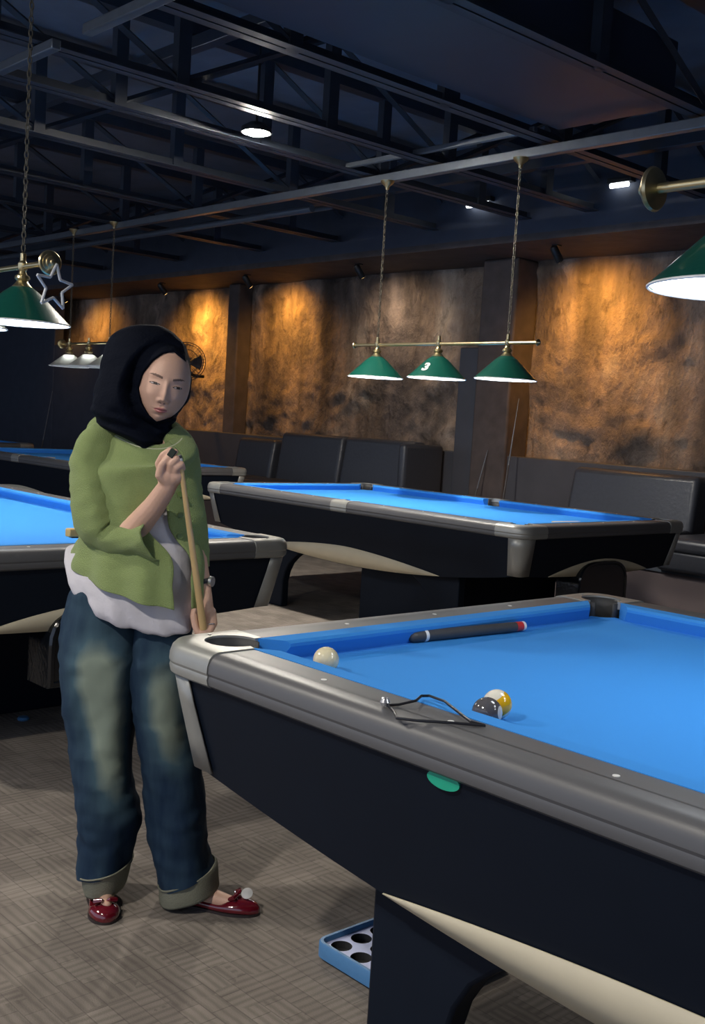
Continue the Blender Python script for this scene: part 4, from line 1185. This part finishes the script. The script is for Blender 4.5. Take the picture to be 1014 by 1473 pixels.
# jeans: two legs meeting at the hips
def fold(p, s1, a1, s2=0, a2=0, seed=0.0):
    q = noise.noise(Vector((p.x*s1+seed, p.y*s1, p.z*s1*0.45)))*a1
    if s2: q += noise.noise(Vector((p.x*s2+seed, p.y*s2, p.z*s2*1.7+seed)))*a2
    return q
def leg_mesh(mb, rings, seed):
    n = 72
    R_ = []
    for rg in resamp(rings, 70):
        pts = vring(rg, n, pw=0.92)
        C = Vector((rg[0][0], -rg[0][1], rg[0][2]))
        R_.append([p+(p-C).normalized()*fold(p, 9, 0.015, 20, 0.006, seed) for p in pts])
    mb.loft(R_, cap=False)
mb = MB(); leg_mesh(mb, P['leg_r'], 1.7); nleg = len(mb.v); leg_mesh(mb, P['leg_l'], 5.2)
jm = mb.mesh('jeans', M['denim'])
at = jm.attributes.new('wash_light', 'FLOAT', 'POINT')
def pinterp(z, tab):
    if z <= tab[0][0]: return tab[0][1]
    for (a, va), (b_, vb) in zip(tab, tab[1:]):
        if z <= b_: return va+(vb-va)*(z-a)/(b_-a)
    return tab[-1][1]
def legc(rings, z):
    best = min(rings, key=lambda q: abs(q[0][2]-z)); return best
for i, v in enumerate(jm.vertices):
    rings = P['leg_r'] if i < nleg else P['leg_l']
    rg = legc(rings, v.co.z)
    front = (-v.co.y-rg[0][1])/max(0.02, abs(rg[2][1]))     # 1 at the front
    side = (v.co.x-rg[0][0])/max(0.02, rg[1][0])
    if i < nleg:
        zf = pinterp(v.co.z, [(0.22, 0.0), (0.30, 0.4), (0.40, 1.0), (0.55, 1.15), (0.66, 1.05), (0.70, 0.5), (0.75, 0.2)])
        cx = pinterp(v.co.z, [(0.25, 0.6), (0.4, 0.55), (0.6, 0.1)])
    else:
        zf = pinterp(v.co.z, [(0.36, 0.0), (0.42, 0.5), (0.50, 1.0), (0.60, 0.9), (0.66, 0.5), (0.72, 0.1)])
        cx = pinterp(v.co.z, [(0.4, 0.4), (0.6, 0.3)])
    w_ = zf*max(0, min(1, front*1.6))*math.exp(-((side-cx)/0.55)**2)  # real fade of the denim plus painted light on the thigh fronts
    at.data[i].value = w_
J = link('jeans', jm, PR, True)
def cuffm(rings, name='cuff'):
    mb = MB(); mb.loft([[p+(p-Vector((rg[0][0], -rg[0][1], rg[0][2]))).normalized()*fold(p, 14, 0.006) for p in vring(rg, 56, pw=0.92)] for rg in resamp(rings, 10)], cap=False)
    o = mb.build(name, M['cuff'], J, smooth=True, solid=0.004, angle=80); o['label'] = 'pale turned up cuff'
cuffm(P['cuff_r']); cuffm(P['cuff_l'])

# tee
mb = MB()
R_ = []
for q, rg in enumerate(resamp(P['tee'], 60)):
    C = Vector((rg[0][0], -rg[0][1], rg[0][2]))
    k = SS(25, 45, q)
    R_.append([p+(p-C).normalized()*(fold(p, 14, 0.012*k+0.001, 30, 0.003*k, 3.1)+0.004*k*math.sin(p.x*120+p.z*60)) for p in vring(rg, 90, pw=0.88)])
mb.loft(R_, cap=True)
mb.build('tee_shirt', M['tee'], PR, smooth=True, angle=180)

# cardigan
mb = MB()
rs = resamp(P['cardi'], 70)
zt = rs[0][0][2]; R_ = []
for q, rg in enumerate(rs):
    s = q/69
    C = Vector((rg[0][0], -rg[0][1], rg[0][2]))
    open_ = SS(0.46, 0.62, s)
    tL = math.radians(57+17*open_-(1-open_)*2); tR = math.radians(55-3.0*open_)
    pts = vring(rg, 110, tL, tR+2*PI, closed=False)
    k = SS(0.55, 0.95, s)
    out = []
    for j, p in enumerate(pts):
        t = tL+(tR+2*PI-tL)*j/109
        d = fold(p, 8, 0.008, 20, 0.003, 9.0)+k*(0.012+0.008*math.sin(t*11+1.2)*(1 if 1.2 < t < 3.4 else 0.3))
        out.append(p+(p-C).normalized()*(d+0.002))
    R_.append(out)
mb.loft(R_, cap=False, closed=False)
def sleeve(mb, ps, n=44, m=48, seed=0.0, amp=0.008):
    pts = catmull([tuple(c)+(a, b_) for c, a, b_ in ps], m)
    cs = [Vector((p[0], -p[1], p[2])) for p in pts]
    R_ = []
    for i, c in enumerate(cs):
        t = (cs[min(i+1, m-1)]-cs[max(i-1, 0)]).normalized()
        dpt = Vector((0, -1, 0)); dpt = (dpt-t*dpt.dot(t)).normalized()
        a = t.cross(dpt)
        out = []
        for k in range(n):
            an = 2*PI*k/n
            v = a*math.cos(an)*pts[i][3]+dpt*math.sin(an)*pts[i][4]
            p = c+v
            out.append(p+v.normalized()*fold(p, 14, amp, 30, amp*0.5, seed))
        R_.append(out)
    mb.loft(R_, cap=False)
sleeve(mb, P['sleeve_r'], seed=2.0, amp=0.012)
sleeve(mb, P['sleeve_l'], seed=4.0)
K = mb.build('cardigan', M['cardigan'], PR, smooth=True, solid=0.004, angle=180)
mb = MB(); mb.lathe([(0, 0), (0.0072, 0), (0.0072, 0.0025), (0.003, 0.0035), (0, 0.003)], 14, axis='Y')
bme = mb.mesh('button', M['button'])
for p in P['buttons']:
    # find the surface of the cardigan front at this height
    best = None
    for v in K.data.vertices:
        if abs(v.co.z-p[2]) < 0.010 and abs(v.co.x-p[0]) < 0.010 and (best is None or v.co.y < best): best = v.co.y
    if best is None: best = -0.12
    o = link('button', bme, K); o.location = (p[0], best-0.005, p[2])

# pale edging of the neckline
rg = rs[5]
pts = vring(rg, 60, math.radians(12), math.radians(176), closed=False)
Cn = Vector((rg[0][0], -rg[0][1], rg[0][2]))
mb = MB(); mb.tube([p+(p-Cn).normalized()*(0.0055+fold(p, 8, 0.008, 20, 0.003, 9.0)) for p in pts], 0.0022, 8)
mb.build('neck_edging', M['trim_pale'], K, smooth=True)

# headscarf
oval = [(p[0], p[2]) for p in P['face_oval']]
def sd_oval(x, z):
    """signed distance to the face opening, negative inside"""
    d = 1e9; s = 1
    n = len(oval)
    for i in range(n):
        ax, az_ = oval[i]; bx, bz = oval[(i+1) % n]
        ex, ez = bx-ax, bz-az_; wx, wz = x-ax, z-az_
        t = max(0, min(1, (wx*ex+wz*ez)/(ex*ex+ez*ez)))
        d = min(d, (wx-ex*t)**2+(wz-ez*t)**2)
        c1 = z >= az_; c2 = z < bz; c3 = ex*wz > ez*wx
        if (c1 and c2 and c3) or (not c1 and not c2 and not c3): s = -s
    return s*math.sqrt(d)
def face_y(x, z):
    """front surface (local y) of the head ellipsoid at local x, z"""
    o3 = Vector((x, 0, z))-HC
    d3 = Vector((0, -1, 0))
    M3 = (Rr/HA, Ur/HB, Fh/HD)
    oo = Vector([a.dot(o3) for a in M3]); dd = Vector([a.dot(d3) for a in M3])
    A_, B_, C_ = dd.dot(dd), 2*oo.dot(dd), oo.dot(oo)-1
    disc = B_*B_-4*A_*C_
    t = (-B_+math.sqrt(max(0, disc)))/(2*A_)
    return -t
mb = MB(); R_ = []
rs = resamp(P['hijab'], 150)
for q, rg in enumerate(rs):
    C = Vector((rg[0][0], -rg[0][1], rg[0][2]))
    pts = vring(rg, 220)
    out = []
    for j, p in enumerate(pts):
        t = 2*PI*j/220
        low = SS(1.34, 1.26, p.z)
        dd = fold(p, 10, 0.006+0.008*low, 24, 0.003, 6.0)
        # drapes that run round under the chin
        if math.sin(t) > -0.2:
            dd += low*0.0045*math.sin(p.z*190+p.x*45)
        v = p+(p-C).normalized()*dd
        if p.y < 0.01:
            sd = sd_oval(p.x, p.z)
            fy = face_y(p.x, p.z)
            if sd < 0.05:
                k = SS(0.0, 0.05, sd)
                rim = fy-0.009
                tgt = rim+(v.y-rim)*k
                if sd < 0.0015: 
                    k2 = SS(-0.006, 0.0015, sd)
                    tgt = (fy+0.03)+(rim-(fy+0.03))*k2
                v.y = tgt
        out.append(v)
    R_.append(out)
mb.loft(R_, cap=False)
mb.build('headscarf', M['hijab'], PR, smooth=True, angle=180)

# shoes
def shoe(p0, p1, lab):
    a = L3(p0[:3]); b_ = L3(p1[:3]); a.z = 0; b_.z = 0
    d = (b_-a); ln = d.length; d.normalize(); s = Vector((-d.y, d.x, 0))
    mb = MB(); rings = []
    #          along, half width, height, centre dent
    T_ = [(0.0, 0.012, 0.030), (0.03, 0.026, 0.044), (0.15, 0.031, 0.046), (0.35, 0.030, 0.036), (0.55, 0.036, 0.030), (0.68, 0.040, 0.034), (0.80, 0.038, 0.036), (0.92, 0.028, 0.030), (0.985, 0.013, 0.020), (1.0, 0.004, 0.012)]
    for u_, hw_, h in catmull(T_, 40):
        rg = []
        op = SS(0.04, 0.10, u_)*(1-SS(0.60, 0.70, u_))
        for k in range(25):
            t = -0.25+(PI+0.5)*k/24
            x = hw_*math.cos(t); z = max(0.004, h*(0.35+0.65*math.sin(t)) if True else 0)
            z = z*(1-op*0.55*max(0, math.sin(t)-0.45)/0.55)
            rg.append(a+d*(u_*ln)+s*x+Vector((0, 0, z+0.003)))
        rings.append(rg)
    mb.loft(rings, cap=True, closed=True)
    S_ = mb.build('shoe', M['patent'], PR, smooth=True, angle=60); S_['label'] = lab
    mb = MB()
    out = []
    pr = catmull(T_, 24)
    for u_, hw_, h in pr: out.append(a+d*(u_*ln)+s*(hw_+0.001))
    for u_, hw_, h in reversed(pr): out.append(a+d*(u_*ln)-s*(hw_+0.001))
    mb.poly([(p.x, p.y) for p in out], 0.0, 0.007)
    mb.build('sole', M['sole'], S_)
    c = a+d*(ln*0.74)+Vector((0, 0, 0.040))
    mb = MB()
    for sg in (-1, 1):
        mb.tube([c, c+s*sg*0.012+d*0.008+Vector((0, 0, 0.010)), c+s*sg*0.026+d*0.004+Vector((0, 0, 0.006)), c+s*sg*0.024-d*0.008, c+s*sg*0.010-d*0.004], [0.003, 0.006, 0.007, 0.005, 0.003], 8)
    mb.build('bow', M['patent'], S_, smooth=True)
    return S_, a, d, s, ln
shoe(P['shoe_r'][0], P['shoe_r'][1], 'burgundy patent flat pointing to the camera')
S_, a, d, s, ln = shoe(P['shoe_l'][0], P['shoe_l'][1], 'burgundy patent flat pointing right with a silver disc')
c = a+d*(ln*0.86)+Vector((0, 0, 0.052))
mb = MB(); mb.lathe([(0, -0.002), (0.014, -0.001), (0.0155, 0.002), (0.011, 0.004), (0, 0.0045)], 20)
o = mb.build('ornament', M['matte_silver'], S_, smooth=True); o.location = c; o.rotation_euler = (0.7, 0.2, -0.4)

# watch
root_w = None
a = P['watch'][0]; b_ = P['watch'][1]
mb = MB()
A_, B_ = L3(a[:3]), L3(b_[:3])
d = (A_-B_).normalized()
mid = (A_+B_)/2
mb.tube([mid+d*0.006, mid-d*0.006], 0.0255, 24, cap=False)
wt = mb.build('wristwatch', M['rubber'], PR, smooth=True, solid=0.003)
o1 = MB(); side = Vector((1, -0.35, 0)).normalized()
cc = mid+side*0.027
o1.tube([cc-side*0.005, cc+side*0.004], 0.0135, 20); o1.build('watch_face', M['silver'], wt, smooth=True, angle=30)
# ring
lf = P['body'][-4]
p, q = L3(lf[0][:3]), L3(lf[1][:3])
mb = MB(); dd_ = (q-p).normalized(); m_ = p+(q-p)*0.75
mb.tube([m_-dd_*0.0015, m_+dd_*0.0015], 0.0122, 16, cap=False); mb.build('finger_ring', M['silver'], PR, smooth=True, solid=0.001)

# the cue shaft she holds and the chalk
PM = Matrix.Translation(P_ORIGIN) @ Matrix.Rotation(P_ANGLE, 4, 'Z')
t_, e_ = P['cue']
a, b_ = PM @ L3(t_[:3]), PM @ L3(e_[:3])
root = empty('cue_shaft', b_, 0, 'pale maple cue shaft held upright between both hands of the woman', 'cue')
v = a-b_
mb = MB(); mb.tube([(0, 0, 0), v*0.96], [0.0098, 0.0060], 16); mb.build('shaft', M['wood'], root, smooth=True, angle=60)
mb = MB(); mb.tube([v*0.96, v*0.985], 0.0060, 16); mb.build('ferrule', M['cue_white'], root, smooth=True, angle=60)
mb = MB(); mb.tube([v*0.985, v], [0.0058, 0.005], 16); mb.build('tip', M['cue_black'], root, smooth=True, angle=60)
t_, e_ = P['chalk']
a, b_ = PM @ L3(t_[:3]), PM @ L3(e_[:3])
mb = MB(); dd_ = (b_-a)
n1 = dd_.normalized(); n2 = n1.orthogonal().normalized(); n3 = n1.cross(n2)
c_ = (a+b_)/2; h1, h2 = dd_.length/2, 0.008
mb.add([c_+n1*x*h1+n2*y*h2+n3*z*h2 for x in (-1, 1) for y in (-1, 1) for z in (-1, 1)], [(0, 1, 3, 2), (4, 6, 7, 5), (0, 4, 5, 1), (2, 3, 7, 6), (0, 2, 6, 4), (1, 5, 7, 3)])
tag(mb.build('cue_chalk', M['chalk'], bevel=0.002), 'dark chalk cube pinched in the raised right hand', 'chalk')
